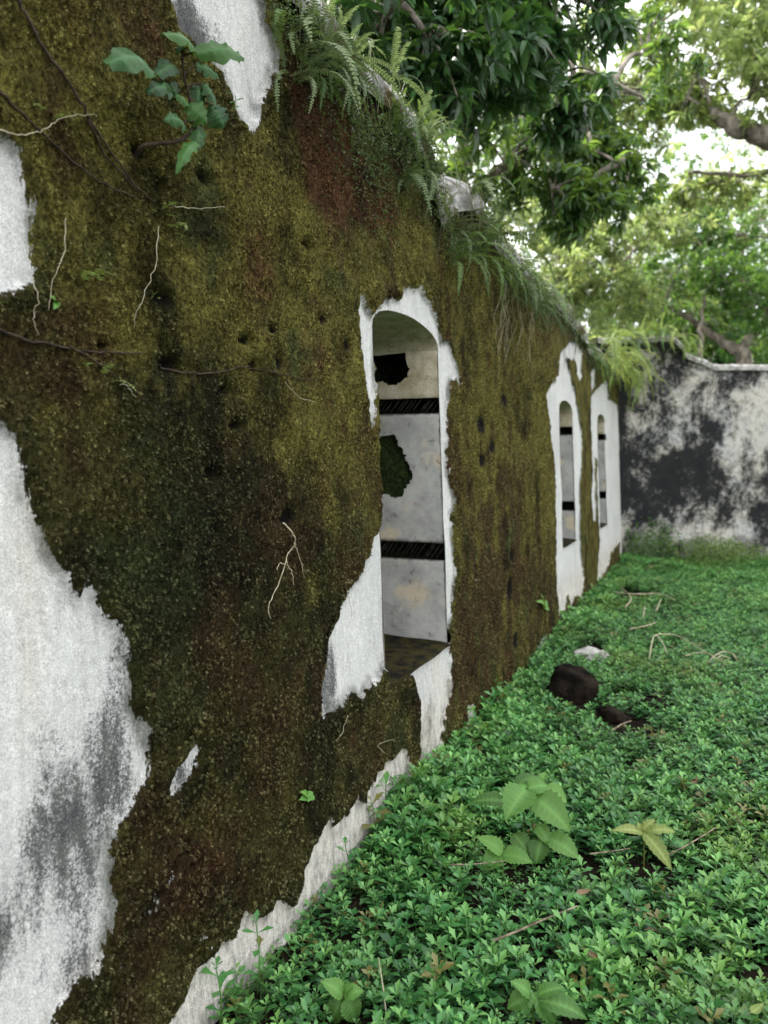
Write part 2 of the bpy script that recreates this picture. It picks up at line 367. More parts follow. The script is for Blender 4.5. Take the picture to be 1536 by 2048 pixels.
PLASTER = [
    yz([(318, -60), (330, 0), (345, 55), (385, 100), (430, 135), (447, 190), (468, 240), (492, 268), (507, 250), (503, 205), (520, 182), (548, 158), (546, 100), (528, 45), (512, -10), (505, -60)]),
    yz([(-220, 120), (-60, 240), (0, 288), (24, 314), (40, 368), (50, 440), (57, 500), (61, 560), (32, 588), (0, 600), (-120, 620), (-330, 560)]),
    yz([(-300, 740), (-60, 800), (0, 850), (24, 880), (40, 950), (60, 1030), (100, 1110), (150, 1168), (205, 1215), (240, 1268), (253, 1330), (260, 1400), (283, 1465), (289, 1520), (270, 1585), (242, 1618), (214, 1700), (222, 1790), (214, 1890), (180, 1950), (130, 2000), (90, 2060), (0, 2160), (-420, 2200)]),
    # round the first loophole
    yz([(711, 602), (722, 600), (733, 625), (738, 636), (744, 612), (768, 592), (800, 586), (812, 575), (846, 577), (858, 600), (872, 645), (882, 684), (896, 690), (911, 730), (918, 772), (911, 776), (902, 757), (894, 775), (891, 850), (888, 900), (894, 960), (907, 998), (906, 1018), (899, 1030), (904, 1100), (907, 1150), (900, 1220), (893, 1270), (880, 1200), (860, 700), (760, 650), (746, 700), (747, 830), (738, 862), (727, 800), (718, 720)]),
    yz([(757, 985), (752, 1050), (722, 1128), (690, 1180), (666, 1228), (647, 1288), (640, 1340), (630, 1405), (636, 1440), (650, 1436), (690, 1398), (740, 1370), (772, 1345), (790, 1300)]),
    yz([(895, 1270), (897, 1330), (899, 1400), (886, 1440), (884, 1500), (870, 1580), (820, 1640), (838, 1500), (836, 1400), (826, 1362), (812, 1345), (818, 1328), (860, 1303)]),
    # foot of the wall
    yz([(290, 2120), (330, 2040), (372, 1975), (398, 1920), (432, 1890), (470, 1840), (497, 1818), (512, 1835), (545, 1815), (582, 1800), (592, 1760), (620, 1700), (640, 1660), (654, 1628), (664, 1652), (700, 1618), (725, 1600), (740, 1560), (775, 1520), (810, 1497), (818, 1530), (832, 1560), (860, 1600), (700, 1760), (560, 1900), (400, 2090)]),
    yz([(384, 1474), (392, 1500), (380, 1545), (350, 1585), (325, 1600), (338, 1545), (355, 1500)]),
    yz([(930, 1420), (948, 1400), (952, 1460), (935, 1480)]),
    # second loophole and third
    z3([(300, 690), (320, 640), (365, 590), (375, 480), (388, 440), (440, 392), (482, 405), (500, 450), (497, 600), (482, 620), (468, 500), (415, 490), (440, 590), (465, 680), (487, 800), (500, 900), (500, 1080), (487, 1230), (492, 1500), (512, 1700), (502, 1830), (470, 1800), (440, 1860), (425, 1790), (400, 1960), (372, 1900), (352, 1700), (350, 1400), (345, 1100), (327, 920), (312, 800)]),
    z3([(552, 690), (600, 640), (640, 600), (652, 700), (700, 740), (716, 800), (722, 950), (727, 1300), (716, 1500), (660, 1570), (640, 1650), (590, 1740), (594, 1600), (600, 1500), (592, 1400), (582, 1100), (590, 1050), (576, 1040), (580, 1380), (566, 1390), (550, 1240), (560, 1100), (553, 960), (548, 800)]),
    z3([(720, 700), (760, 700), (760, 1700), (700, 1700), (720, 1300)]),
    z3([(548, 560), (580, 540), (575, 640), (552, 690)]),
    yz([(1058, 1345), (1072, 1290), (1090, 1265), (1092, 1310), (1070, 1370)]),
]
def ragged(P, seed, dz=.016, dy=.004, step=.034):
    rs = random.Random(seed); out = []
    for i in range(len(P)):
        a = np.array(P[i]); c = np.array(P[(i + 1) % len(P)]); n = max(1, int(np.linalg.norm(c - a) / step))
        for k in range(n): out.append(tuple(a + (c - a) * k / n + np.array([rs.gauss(0, dy), rs.gauss(0, dz) * (1 if (c - a)[0] ** 2 * 2.5 > (c - a)[1] ** 2 else .4)])))
    return out
def chip(px, py, r, seed):
    rs = random.Random(seed); return yz([(px + r * rs.uniform(.5, 1.2) * math.cos(a) * .7, py + r * rs.uniform(.5, 1.6) * math.sin(a)) for a in [k * .785 for k in range(8)]])
PLASTER = [ragged(P, i) for i, P in enumerate(PLASTER)]
PLASTER += [chip(*c, i) for i, c in enumerate([(338, 1735, 7), (330, 1760, 6), (302, 1792, 9), (285, 1822, 11), (272, 1845, 6), (345, 1718, 4), (395, 1872, 8), (388, 1905, 7), (236, 1925, 6), (372, 1733, 4), (300, 1815, 5), (410, 1890, 6), (543, 712, 7), (1018, 1135, 3), (945, 1160, 3), (960, 850, 5), (620, 1185, 3)])]
def blob(U, V, px, py, rx, ry, amp, ang=0):
    c = on_wall(px, py); a = on_wall(px + rx, py); d = on_wall(px, py + ry)
    sy = abs(a[1] - c[1]) + 1e-6; sz = abs(d[2] - c[2]) + 1e-6
    dy = (U - c[1]) / sy; dz = (V - c[2]) / sz
    if ang: dy, dz = dy * math.cos(ang) + dz * math.sin(ang), -dy * math.sin(ang) + dz * math.cos(ang)
    return amp * np.exp(-(dy ** 2 + dz ** 2))
def stain_field(U, V):
    s = np.full(U.shape, -.12)
    for b_ in [(225, 1510, 90, 130, .34), (150, 1640, 130, 170, .30), (195, 1790, 70, 150, .30), (100, 1720, 80, 190, .22), (0, 1880, 40, 90, .42), (170, 1930, 80, 70, .24), (252, 1290, 30, 80, .42), (90, 1380, 40, 200, .16),
               (352, 30, 36, 80, .46), (395, 90, 36, 80, .40), (470, 150, 50, 70, .16), (520, 20, 26, 70, .20), (655, 1310, 30, 50, .34), (648, 1385, 26, 60, .40), (765, 1345, 20, 40, .34),
               (365, 1550, 40, 60, .50), (868, 1420, 26, 50, .34), (848, 1490, 24, 70, .38), (700, 1690, 60, 50, .20), (560, 1860, 60, 60, .26), (450, 1990, 60, 80, .24), (812, 1570, 40, 50, .38), (1125, 720, 12, 60, .34), (1140, 640, 40, 50, .42), (900, 850, 6, 60, .2)]:
        s = s + blob(U, V, *b_)
    return s
PITS = [(402, 355, 14, 14), (320, 598, 26, 16), (485, 680, 12, 10), (575, 1035, 18, 20), (330, 730, 20, 16), (540, 660, 10, 12), (500, 735, 10, 12), (270, 305, 14, 16), (640, 640, 8, 10), (465, 850, 12, 10), (960, 850, 9, 22), (963, 920, 7, 16), (985, 895, 7, 14), (1010, 800, 6, 16), (690, 690, 8, 14), (420, 945, 12, 12), (440, 780, 12, 10), (200, 690, 14, 10), (310, 370, 10, 10), (1020, 1110, 5, 20), (1018, 1180, 6, 30), (545, 725, 9, 16), (1030, 1280, 6, 20), (610, 490, 10, 8)]
def moss_color(U, V):
    c = lambda *k: np.array(k)
    dark, olive, yel, brown, rust, green = c(.020, .019, .008), c(.073, .067, .020), c(.158, .142, .033), c(.066, .040, .017), c(.088, .038, .018), c(.050, .072, .025)
    st = np.where(U > 4.15, 2.2, 1.25)
    n1 = fbm(U * st, V, 2.2, 7, 3, .68); n2 = fbm(U * st, V * .8, 4.5, 6, 21, .7); n3 = fbm(U, V, 2.6, 6, 33, .7); n4 = fbm(U, V, 18, 3, 45)
    col = dark + (olive - dark) * sstep(.30, .62, n1)[..., None]
    y_ = blob(U, V, 560, 560, 260, 180, .34) + blob(U, V, 800, 480, 70, 110, .30) + blob(U, V, 960, 880, 50, 200, .28) + blob(U, V, 130, 300, 130, 160, .22) + blob(U, V, 640, 880, 90, 130, .16) + blob(U, V, 1075, 850, 26, 160, .25) + blob(U, V, 520, 400, 130, 100, .2)
    y_ = y_ + .05 + .12 * sstep(4.2, 5.2, U) * sstep(.3, 1.2, V)
    y_ = y_ - blob(U, V, 330, 1000, 190, 260, .2) - blob(U, V, 420, 1500, 330, 420, .16) - blob(U, V, 700, 1350, 200, 300, .1)
    col = col + (yel - col) * (sstep(.42, .78, n2 + y_) * .85)[..., None]
    r_ = blob(U, V, 640, 250, 60, 90, .34) + blob(U, V, 700, 390, 55, 90, .36) + blob(U, V, 575, 180, 50, 60, .28) + blob(U, V, 280, 60, 60, 60, .2) + blob(U, V, 745, 420, 40, 60, .2)
    col = col + (rust - col) * (sstep(.56, .84, n3 + r_) * .9)[..., None]
    b_ = blob(U, V, 1010, 1130, 60, 180, .32) + blob(U, V, 560, 1080, 160, 120, .16) + blob(U, V, 300, 1640, 160, 160, .14) + blob(U, V, 930, 1280, 40, 140, .22) + blob(U, V, 90, 760, 110, 90, .12)
    col = col + (brown - col) * (sstep(.55, .78, fbm(U * st, V, 2.8, 6, 77, .7) + b_) * .9)[..., None]
    g_ = blob(U, V, 230, 1130, 60, 120, .2) + blob(U, V, 600, 620, 120, 160, .1) + blob(U, V, 180, 500, 60, 70, .18) + blob(U, V, 330, 1330, 60, 160, .12)
    col = col + (green - col) * (sstep(.60, .80, fbm(U, V, 3.0, 6, 91, .7) + g_) * .6)[..., None]
    dk = blob(U, V, 310, 600, 60, 70, .35) + blob(U, V, 330, 720, 60, 50, .3) + blob(U, V, 590, 500, 60, 60, .16)
    col = col * (1 - .7 * sstep(.6, .85, fbm(U, V, 3.5, 4, 101) + dk))[..., None]
    lo = blob(U, V, 330, 1250, 280, 520, .42) + blob(U, V, 500, 1750, 260, 260, .25)
    col = col * (1 - np.clip(lo, 0, .45))[..., None]      # older, nearly black-brown growth low on the near wall
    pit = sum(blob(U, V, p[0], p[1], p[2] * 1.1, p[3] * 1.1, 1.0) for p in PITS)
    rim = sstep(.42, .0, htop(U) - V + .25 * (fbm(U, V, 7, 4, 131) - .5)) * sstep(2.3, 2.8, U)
    shade_mask = np.clip(np.maximum(sstep(.35, .75, pit), rim * .85), 0, 1)[..., None]
    col = col + (np.array([.012, .010, .008]) - col) * shade_mask       # shade painted near-black into the pits and under the wall-top growth
    return np.clip(col * (.62 + .75 * n4)[..., None] * .92, .003, 1)
def face_disp(U, V, sdf):
    d = .030 * (fbm(U, V, .9, 3, 7) - .5) + .012 * (fbm(U, V, 4, 3, 13) - .5)
    moss = 1 - sstep(-.006, .006, sdf + .03 * (fbm(U, V, 20, 3, 19) - .5))
    d = d + moss * (.012 + .016 * (fbm(U, V, 26, 4, 23) - .45) + .020 * (fbm(U, V, 9, 3, 29) - .45)) + moss * .010 * sstep(-.10, -.01, sdf)
    for p in PITS: d = d - blob(U, V, *p, .045 if p[2] > 9 else .03)
    return d, moss
def face_pos(U, V, d): return np.stack([-BAT * V + d, U, V], -1)

def plate(us, vs, holes, vtop=None):
    """grid in (u,v) with polygon holes; returns U,V,quads"""
    U, T = np.meshgrid(us, np.linspace(0, 1, len(vs)), indexing='ij')
    V = np.broadcast_to(vs, U.shape).copy()
    if vtop is not None: V = Z0 + T * (vtop(us)[:, None] - Z0)
    keep = np.ones((len(us) - 1, len(vs) - 1), bool)
    for P in holes:
        P = np.asarray(P); a = np.searchsorted(us, P[:, 0].min()) - 3; b_ = np.searchsorted(us, P[:, 0].max()) + 3; a = max(a, 0)
        u = U[a:b_]; v = V[a:b_]; d, nu, nv = poly_sd(P, u, v)
        cell = .52 * np.maximum(np.gradient(us)[a:b_][:, None], (vs[-1] - vs[0]) / (len(vs) - 1))
        m = np.abs(d) < cell; U[a:b_] = np.where(m, nu, u); V[a:b_] = np.where(m, nv, v)
        uu = U[a:b_]; vv = V[a:b_]; cu = (uu[:-1, :-1] + uu[1:, :-1] + uu[1:, 1:] + uu[:-1, 1:]) / 4; cv = (vv[:-1, :-1] + vv[1:, :-1] + vv[1:, 1:] + vv[:-1, 1:]) / 4
        dd, _, _ = poly_sd(P, cu, cv); keep[a:b_ - 1] &= ~(dd > 0)
    I = np.arange(U.size).reshape(U.shape)
    Q = np.stack([I[:-1, :-1], I[1:, :-1], I[1:, 1:], I[:-1, 1:]], -1)[keep]
    return U, V, Q
WALL_END = 13.12
wall = empty('loophole_wall', (0, 6, GZ))
tag(wall, 'tall long plastered wall covered in olive moss, pierced by arched loopholes', 'wall')
def rel(V, parent): return np.asarray(V) - np.array(parent.location)
def build_face():
    us = [-1.2]
    while us[-1] < WALL_END:
        y = us[-1]; us.append(y + (.03 if y < .85 else .0095 if y < 5.2 else .0095 + (y - 5.2) * .0018))
    us = np.array(us); us[-1] = WALL_END
    vs = np.linspace(Z0, 3.2, 290)
    U, V, Q = plate(us, vs, [niche_outline(n) for n in NICHES], htop)
    sdf = sd_union(PLASTER, U, V)
    d, moss = face_disp(U, V, sdf)
    P = face_pos(U, V, d).reshape(-1, 3)
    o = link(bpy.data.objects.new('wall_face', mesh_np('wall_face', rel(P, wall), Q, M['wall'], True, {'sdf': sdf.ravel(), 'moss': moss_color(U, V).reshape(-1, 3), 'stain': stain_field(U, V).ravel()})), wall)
build_face()
def build_coping():
    us = np.r_[np.linspace(-1.2, 2.2, 60), np.arange(2.22, 7, .025), np.arange(7, WALL_END, .05), [WALL_END]]
    th = np.linspace(-.25, math.pi + .1, 26)
    U, T = np.meshgrid(us, th, indexing='ij'); H = htop(us)[:, None]
    c = -.46; a = .36 + .02
    X = c - BAT * 0 + a * np.cos(T) ; X = np.where(T < math.pi / 2, X + .0, X)
    Z = H - .03 + .20 * np.sin(T) * (.8 + .5 * fbm(U, T, 1.4, 3, 71))
    lump = .17 * (fbm(U * 1.0, T * .5, 2.6, 4, 81) - .45)
    X = X + lump * np.cos(T); Z = Z + lump * np.sin(T)
    I = np.arange(U.size).reshape(U.shape); Q = np.stack([I[:-1, :-1], I[1:, :-1], I[1:, 1:], I[:-1, 1:]], -1).reshape(-1, 4)
    link(bpy.data.objects.new('coping', mesh_np('coping', rel(np.stack([X, U, Z], -1).reshape(-1, 3), wall), Q, M['coping'])), wall)
    # rear face and near end
    ys = np.linspace(-1.2, WALL_END, 60); zs = np.linspace(Z0, 1, 12); Y, K = np.meshgrid(ys, np.linspace(0, 1, 12), indexing='ij'); Zr = Z0 + K * (htop(ys)[:, None] - Z0)
    P = np.stack([np.full(Y.shape, -.82) + .02 * fbm(Y, Zr, 2, 3, 9), Y, Zr], -1).reshape(-1, 3); I = np.arange(Y.size).reshape(Y.shape)
    Q = np.stack([I[:-1, :-1], I[:-1, 1:], I[1:, 1:], I[1:, :-1]], -1).reshape(-1, 4)
    link(bpy.data.objects.new('rear_face', mesh_np('rear_face', rel(P, wall), Q, M['coping'])), wall)
    mb = MB(); 
    for ye in (-1.2, WALL_END):
        h = float(htop(np.array([ye]))[0]); mb.add(rel([(-.0 - BAT * Z0, ye, Z0), (-.82, ye, Z0), (-.82, ye, h), (-BAT * h, ye, h)], wall), None, [(0, 1, 2, 3)])
    mb.build('end_face', M['coping'], wall, False)
build_coping()

def build_niche(n, first):
    yL, yR, zb, zs, za = n; D = .58
    fx = lambda z: -BAT * z
    nb = MB()
    def P(y, z, dep): return (fx(z) - dep, y, z)
    # shell : left reveal, back, (right reveal and sill are their own pieces)
    k = 14; A = arch(n, k)
    def strip(path, d0, d1, mbx, col=None, nd=8, jit=.006, seed=1):
        pts = np.array(path); U = []; ds = np.linspace(d0, d1, nd)
        rs = np.random.RandomState(seed)
        V = [(*P(y, z, d),) for (y, z) in pts for d in ds]; V = np.array(V); nn = len(pts)
        J = (fbm(np.repeat(np.arange(nn), nd) * .6, np.tile(np.arange(nd), nn) * .6, 1, 3, seed) - .5) * 2 * jit
        J = J.reshape(nn, nd); J[:, 0] *= .3; V[:, 2] += J.ravel(); I = np.arange(nn * nd).reshape(nn, nd)
        mbx.add(rel(V, wall), None, np.stack([I[:-1, :-1], I[1:, :-1], I[1:, 1:], I[:-1, 1:]], -1).reshape(-1, 4), col)
    strip([(yL, zs), (yL, zs - .3), (yL, zb + .4), (yL, zb)], -.004, D, nb)
    o_outline = [(yL, zb), (yR + .25, zb), (yR + .25, zs)] + [(yR + .02, zs)] + A + []
    bv = [P(y, z, D - .004) for y, z in o_outline]; c = P((yL + yR) / 2, (zb + zs) / 2, D - .004)
    V = np.array([c] + bv); nn = len(bv); nb.add(rel(V, wall), [(0, 1 + i, 1 + (i + 1) % nn) for i in range(nn)])
    shell = nb.build('loophole', M['panel'], wall, True)
    def sub(name, mb, mat, smooth=True):
        ob = mb.build(name, mat, shell, smooth); return ob
    sb = MB(); strip([(y, z) for y, z in A], -.004, D, sb, seed=4, nd=14, jit=.012); sub('arch_soffit', sb, M['soffit'])
    # sill : slopes down to the outside, broken front
    ss = MB(); nu, nv = 24, 16; V = []
    for i in range(nu + 1):
        for j in range(nv + 1):
            y = yL + (yR - yL) * i / nu; dep = -.022 + (D + .022) * j / nv
            z = zb + .006 + .03 * max(dep, 0) - (.012 if j == 0 else 0) + .012 * (float(fbm(np.array([y * 9.]), np.array([dep * 9.]), 1, 3, 3)[0]) - .5)
            V.append(P(y, z, dep))
    I = np.arange((nu + 1) * (nv + 1)).reshape(nu + 1, nv + 1); ss.add(rel(V, wall), None, np.stack([I[:-1, :-1], I[1:, :-1], I[1:, 1:], I[:-1, 1:]], -1).reshape(-1, 4)); sub('sill', ss, M['sill'])
    # right reveal : three rendered panels with two deep slots between
    bands = [(zb - .01, 1.02), (1.115, 1.85), (1.935, zs + .02)]
    holes = [[], [], []]
    if first:
        h1 = [(735, 668), (770, 672), (800, 684), (808, 700), (812, 722), (818, 740), (814, 756), (800, 768), (780, 771), (762, 765), (735, 764)]
        h2 = [(735, 874), (790, 870), (798, 890), (808, 905), (815, 925), (824, 945), (824, 962), (812, 975), (808, 992), (790, 998), (778, 990), (760, 986), (735, 986)]
        for bi, hp in ((2, h1), (1, h2)):
            pts = []
            for q in hp: p = on_plane_y(*q, yR); pts.append((-p[0] - BAT * p[2], p[2]))
            hp_ = []; rj = random.Random(bi)
            for qi in range(len(pts)):
                a_, c_ = np.array(pts[qi]), np.array(pts[(qi + 1) % len(pts)])
                for tt in (0, .33, .66): hp_.append(tuple(a_ + (c_ - a_) * tt + np.array([rj.uniform(-.007, .007), rj.uniform(-.007, .007)])))
            holes[bi] = [hp_]
    for bi, (z0, z1) in enumerate(bands):
        us = np.linspace(.004, D - .002, 46); vs = np.linspace(z0, z1, max(8, int((z1 - z0) / .012)))
        U, V, Q = plate(us, vs, holes[bi])
        edge = np.minimum(np.minimum(U - .004 + .004, V - z0), z1 - V)
        rnd = -.006 * (1 - sstep(0, .012, np.minimum(V - z0, z1 - V)))
        Y = yR + .010 * (fbm(U, V, 3, 3, 40 + bi) - .5) - .004 * (fbm(U, V, 40, 3, 50 + bi) - .5) - rnd
        Pm = np.stack([-BAT * V - U, Y, V], -1).reshape(-1, 3)
        po = link(bpy.data.objects.new('reveal_panel', mesh_np('reveal_panel', rel(Pm, wall), Q, M['panel'] if bi < 2 else M['soffit'], True, {'edge': edge.ravel()})), shell)
        for P_ in holes[bi]:
            hb = MB(); dp = .30 if bi == 2 else .035; nn = len(P_); V = []
            cx = np.mean([p[0] for p in P_]); cz = np.mean([p[1] for p in P_])
            for lv, (sc, yy) in enumerate([(1.0, yR - .002), (1.02 if bi == 2 else .98, yR + dp * .5), (1.0 if bi == 2 else .9, yR + dp), (.5, yR + dp * (1.1 if bi == 2 else .5))]):
                for (dd, zz) in P_: V.append((-BAT * zz - (cx + (dd - cx) * sc), yy, cz + (zz - cz) * sc))
            V.append((-BAT * cz - cx, yR + dp * (1.1 if bi == 2 else .4), cz)); Qs = [(l * nn + i, l * nn + (i + 1) % nn, (l + 1) * nn + (i + 1) % nn, (l + 1) * nn + i) for l in range(3) for i in range(nn)]
            hb.add(rel(V, wall), [(3 * nn + i, 3 * nn + (i + 1) % nn, 4 * nn) for i in range(nn)], Qs)
            sub('broken_hollow', hb, M['dark'] if bi == 2 else M['darkmoss'])
    for (z0, z1) in ((1.02, 1.115), (1.85, 1.935)):
        rb = MB(); dy = .17
        q = [P(yR - .001, z0, .002), P(yR - .001, z0, D), P(yR + dy, z0, D), P(yR + dy, z0, .002), P(yR - .001, z1, .002), P(yR - .001, z1, D), P(yR + dy, z1, D), P(yR + dy, z1, .002)]
        rb.add(rel(q, wall), None, [(0, 1, 2, 3), (4, 7, 6, 5), (3, 2, 6, 7), (0, 3, 7, 4)]); slot = sub('slot', rb, M['dark'], False)
        if first:
            lb = MB(); rs = random.Random(5)
            for i in range(19):
                d = .01 + i * .029; j = rs.uniform(-.01, .01)
                a = np.array(P(yR + .03, z0 + .004, d + .05 + j)); b_ = np.array(P(yR + .045, z1 - .004, d - .01 + j)); tube(lb, [rel(a, wall), rel((a + b_) / 2, wall), rel(b_, wall)], rs.uniform(.002, .005), 4)
            ob = lb.build('slot_laths', M['rib'], shell); tag(ob, kind='stuff')
for i, n in enumerate(NICHES): build_niche(n, i == 0)

# ------------------------------------------------------------------ instancer for uncountable stuff
def gn_scatter(name, pts, rot, scl, idx, protos, cols=None):
    me = bpy.data.meshes.new(name); me.vertices.add(len(pts)); me.vertices.foreach_set('co', np.asarray(pts, np.float32).ravel())
    a = me.attributes.new('rot', 'FLOAT_VECTOR', 'POINT'); a.data.foreach_set('vector', np.asarray(rot, np.float32).ravel())
    a = me.attributes.new('scl', 'FLOAT', 'POINT'); a.data.foreach_set('value', np.asarray(scl, np.float32))
    a = me.attributes.new('idx', 'INT', 'POINT'); a.data.foreach_set('value', np.asarray(idx, np.int32))
    if cols is not None: a = me.attributes.new('moss', 'FLOAT_COLOR', 'POINT'); a.data.foreach_set('color', np.c_[cols, np.ones(len(cols))].astype(np.float32).ravel())
    o = link(bpy.data.objects.new(name, me))
    ng = bpy.data.node_groups.new(name, 'GeometryNodeTree'); ng.interface.new_socket('Geometry', in_out='INPUT', socket_type='NodeSocketGeometry'); ng.interface.new_socket('Geometry', in_out='OUTPUT', socket_type='NodeSocketGeometry')
    gi = ng.nodes.new('NodeGroupInput'); go = ng.nodes.new('NodeGroupOutput'); ip = ng.nodes.new('GeometryNodeInstanceOnPoints'); jn = ng.nodes.new('GeometryNodeJoinGeometry')
    for p in protos:
        oi = ng.nodes.new('GeometryNodeObjectInfo'); oi.inputs['Object'].default_value = p; oi.inputs['As Instance'].default_value = True; ng.links.new(oi.outputs['Geometry'], jn.inputs[0])
    def na(nm, ty): nd = ng.nodes.new('GeometryNodeInputNamedAttribute'); nd.data_type = ty; nd.inputs[0].default_value = nm; return nd.outputs[0]
    er = ng.nodes.new('FunctionNodeEulerToRotation'); ng.links.new(na('rot', 'FLOAT_VECTOR'), er.inputs[0])
    ng.links.new(gi.outputs[0], ip.inputs['Points']); ng.links.new(jn.outputs[0], ip.inputs['Instance']); ip.inputs['Pick Instance'].default_value = True
    ng.links.new(na('idx', 'INT'), ip.inputs['Instance Index']); ng.links.new(er.outputs[0], ip.inputs['Rotation']); ng.links.new(na('scl', 'FLOAT'), ip.inputs['Scale'])
    ng.links.new(ip.outputs[0], go.inputs[0]); md = o.modifiers.new('scatter', 'NODES'); md.node_group = ng
    return o

# moss tufts standing off the wall (local +Z = out of the wall)
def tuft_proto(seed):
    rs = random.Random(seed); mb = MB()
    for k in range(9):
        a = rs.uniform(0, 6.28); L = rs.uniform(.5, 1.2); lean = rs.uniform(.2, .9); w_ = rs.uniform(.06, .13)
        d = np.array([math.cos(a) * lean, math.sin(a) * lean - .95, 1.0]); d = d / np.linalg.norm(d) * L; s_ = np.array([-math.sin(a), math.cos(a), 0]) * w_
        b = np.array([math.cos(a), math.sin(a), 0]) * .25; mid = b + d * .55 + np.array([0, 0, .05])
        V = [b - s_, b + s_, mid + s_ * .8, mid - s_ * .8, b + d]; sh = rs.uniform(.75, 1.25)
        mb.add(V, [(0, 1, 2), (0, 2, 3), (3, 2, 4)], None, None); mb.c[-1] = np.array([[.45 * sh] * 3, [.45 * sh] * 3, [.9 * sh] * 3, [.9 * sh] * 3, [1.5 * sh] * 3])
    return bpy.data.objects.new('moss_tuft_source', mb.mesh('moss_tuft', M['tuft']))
def build_tufts():
    rs = np.random.RandomState(4); n = 420000
    t = rs.rand(n); y = 0.95 * (7.5 / .95) ** t; z = rs.uniform(-.05, 3.25, n)          # density falls off along the wall
    m = z < htop(y) - .02; y, z = y[m], z[m]
    for nn in NICHES:
        d, _, _ = poly_sd(niche_outline(nn), y, z); m = d < -.008; y, z = y[m], z[m]
    sdf = sd_union(PLASTER, y, z); m = sdf + .03 * (fbm(y, z, 22, 3, 19) - .5) < -.010; y, z, sdf = y[m], z[m], sdf[m]
    pit = sum(blob(y.astype(np.float32), z.astype(np.float32), *p, 1.0) for p in PITS); m = pit < .45; y, z, sdf = y[m], z[m], sdf[m]
    keep = rs.rand(len(y)) < .35 + .65 * sstep(.35, .6, fbm(y, z, 9, 3, 55)); y, z, sdf = y[keep], z[keep], sdf[keep]
    d, _ = face_disp(y, z, sdf); P = face_pos(y, z, d - .002)
    rot = np.stack([np.full(len(y), math.pi / 2) + rs.randn(len(y)) * .25, rs.randn(len(y)) * .35, np.full(len(y), math.pi / 2) + rs.randn(len(y)) * .25], -1)
    sc = rs.uniform(.0035, .0092, len(y)) * (1 + .05 * y) * (1 + .25 * sstep(-.09, -.03, sdf) - .45 * sstep(-.03, -.008, sdf))
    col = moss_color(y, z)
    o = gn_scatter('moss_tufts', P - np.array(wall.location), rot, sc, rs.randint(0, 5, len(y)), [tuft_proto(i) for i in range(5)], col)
    o.parent = wall; o['kind'] = 'stuff'
build_tufts()

# ------------------------------------------------------------------ end wall closing the courtyard
endw = empty('end_wall', (0, 13.2, GZ))
tag(endw, 'beige plastered end wall blotched with black mould, closing the courtyard', 'wall')
ED = np.array([math.cos(YAW), math.sin(YAW), 0.0]); EN = np.array([math.sin(YAW), -math.cos(YAW), 0.0])
EO = np.array([-.45, 13.05, 0.0])
def end_top(s): return np.interp(s, [0, .9, 1.2, 1.35, 1.45, 1.75, 1.9, 14], [3.5, 3.5, 3.56, 3.44, 3.26, 3.16, 3.08, 3.06]) + .09 * np.clip(2.2 - np.asarray(s), 0, 1) * (fbm(np.asarray(s, float) * 4, np.zeros_like(np.asarray(s, float)), 1, 3, 15) - .5)
def build_end():
    us = np.linspace(0, 14, 420); vs = np.linspace(Z0, 3.1, 100); U, T = np.meshgrid(us, np.linspace(0, 1, 100), indexing='ij'); V = Z0 + T * (end_top(us)[:, None] - Z0)
    d = .05 * (fbm(U, V, 1.3, 4, 111) - .5) + .015 * (fbm(U, V, 9, 3, 112) - .5)
    P = EO + U[..., None] * ED + V[..., None] * np.array([0, 0, 1.]) + d[..., None] * EN
    st = .10 * np.exp(-((V - 1.2) / .5) ** 2) - .10 * sstep(1.8, 2.6, U) * sstep(.3, 1.4, V) + .10 * sstep(.9, .2, U) * sstep(.6, 1.3, V) - .05 * sstep(.9, .2, V) + .05 * sstep(.25, .05, end_top(U) - V)
    I = np.arange(U.size).reshape(U.shape); Q = np.stack([I[:-1, :-1], I[1:, :-1], I[1:, 1:], I[:-1, 1:]], -1).reshape(-1, 4)
    link(bpy.data.objects.new('wall_face', mesh_np('end_wall_face', rel(P.reshape(-1, 3), endw), Q, M['back'], True, {'stain': st.ravel()})), endw)
    cb = MB(); prof = [(.05, -.06), (.065, -.01), (.05, .035), (-.1, .05), (-.45, .05), (-.5, -.05), (-.5, -3.2)]
    us = np.r_[np.linspace(0, 3, 80), np.linspace(3.05, 14, 80)]; V = []
    for u in us:
        for (o_, z_) in prof:
            j = .02 * (float(fbm(np.array([u * 3]), np.array([o_ * 5]), 1, 3, 14)[0]) - .5)
            p = EO + u * ED + (o_ + j) * EN; V.append((p[0], p[1], max(float(end_top(u)) + z_ + j, Z0)))
    k = len(prof); I = np.arange(len(us) * k).reshape(len(us), k); cb.add(rel(V, endw), None, np.stack([I[:-1, :-1], I[1:, :-1], I[1:, 1:], I[:-1, 1:]], -1).reshape(-1, 4)); cb.build('coping', M['stone'], endw)
build_end()

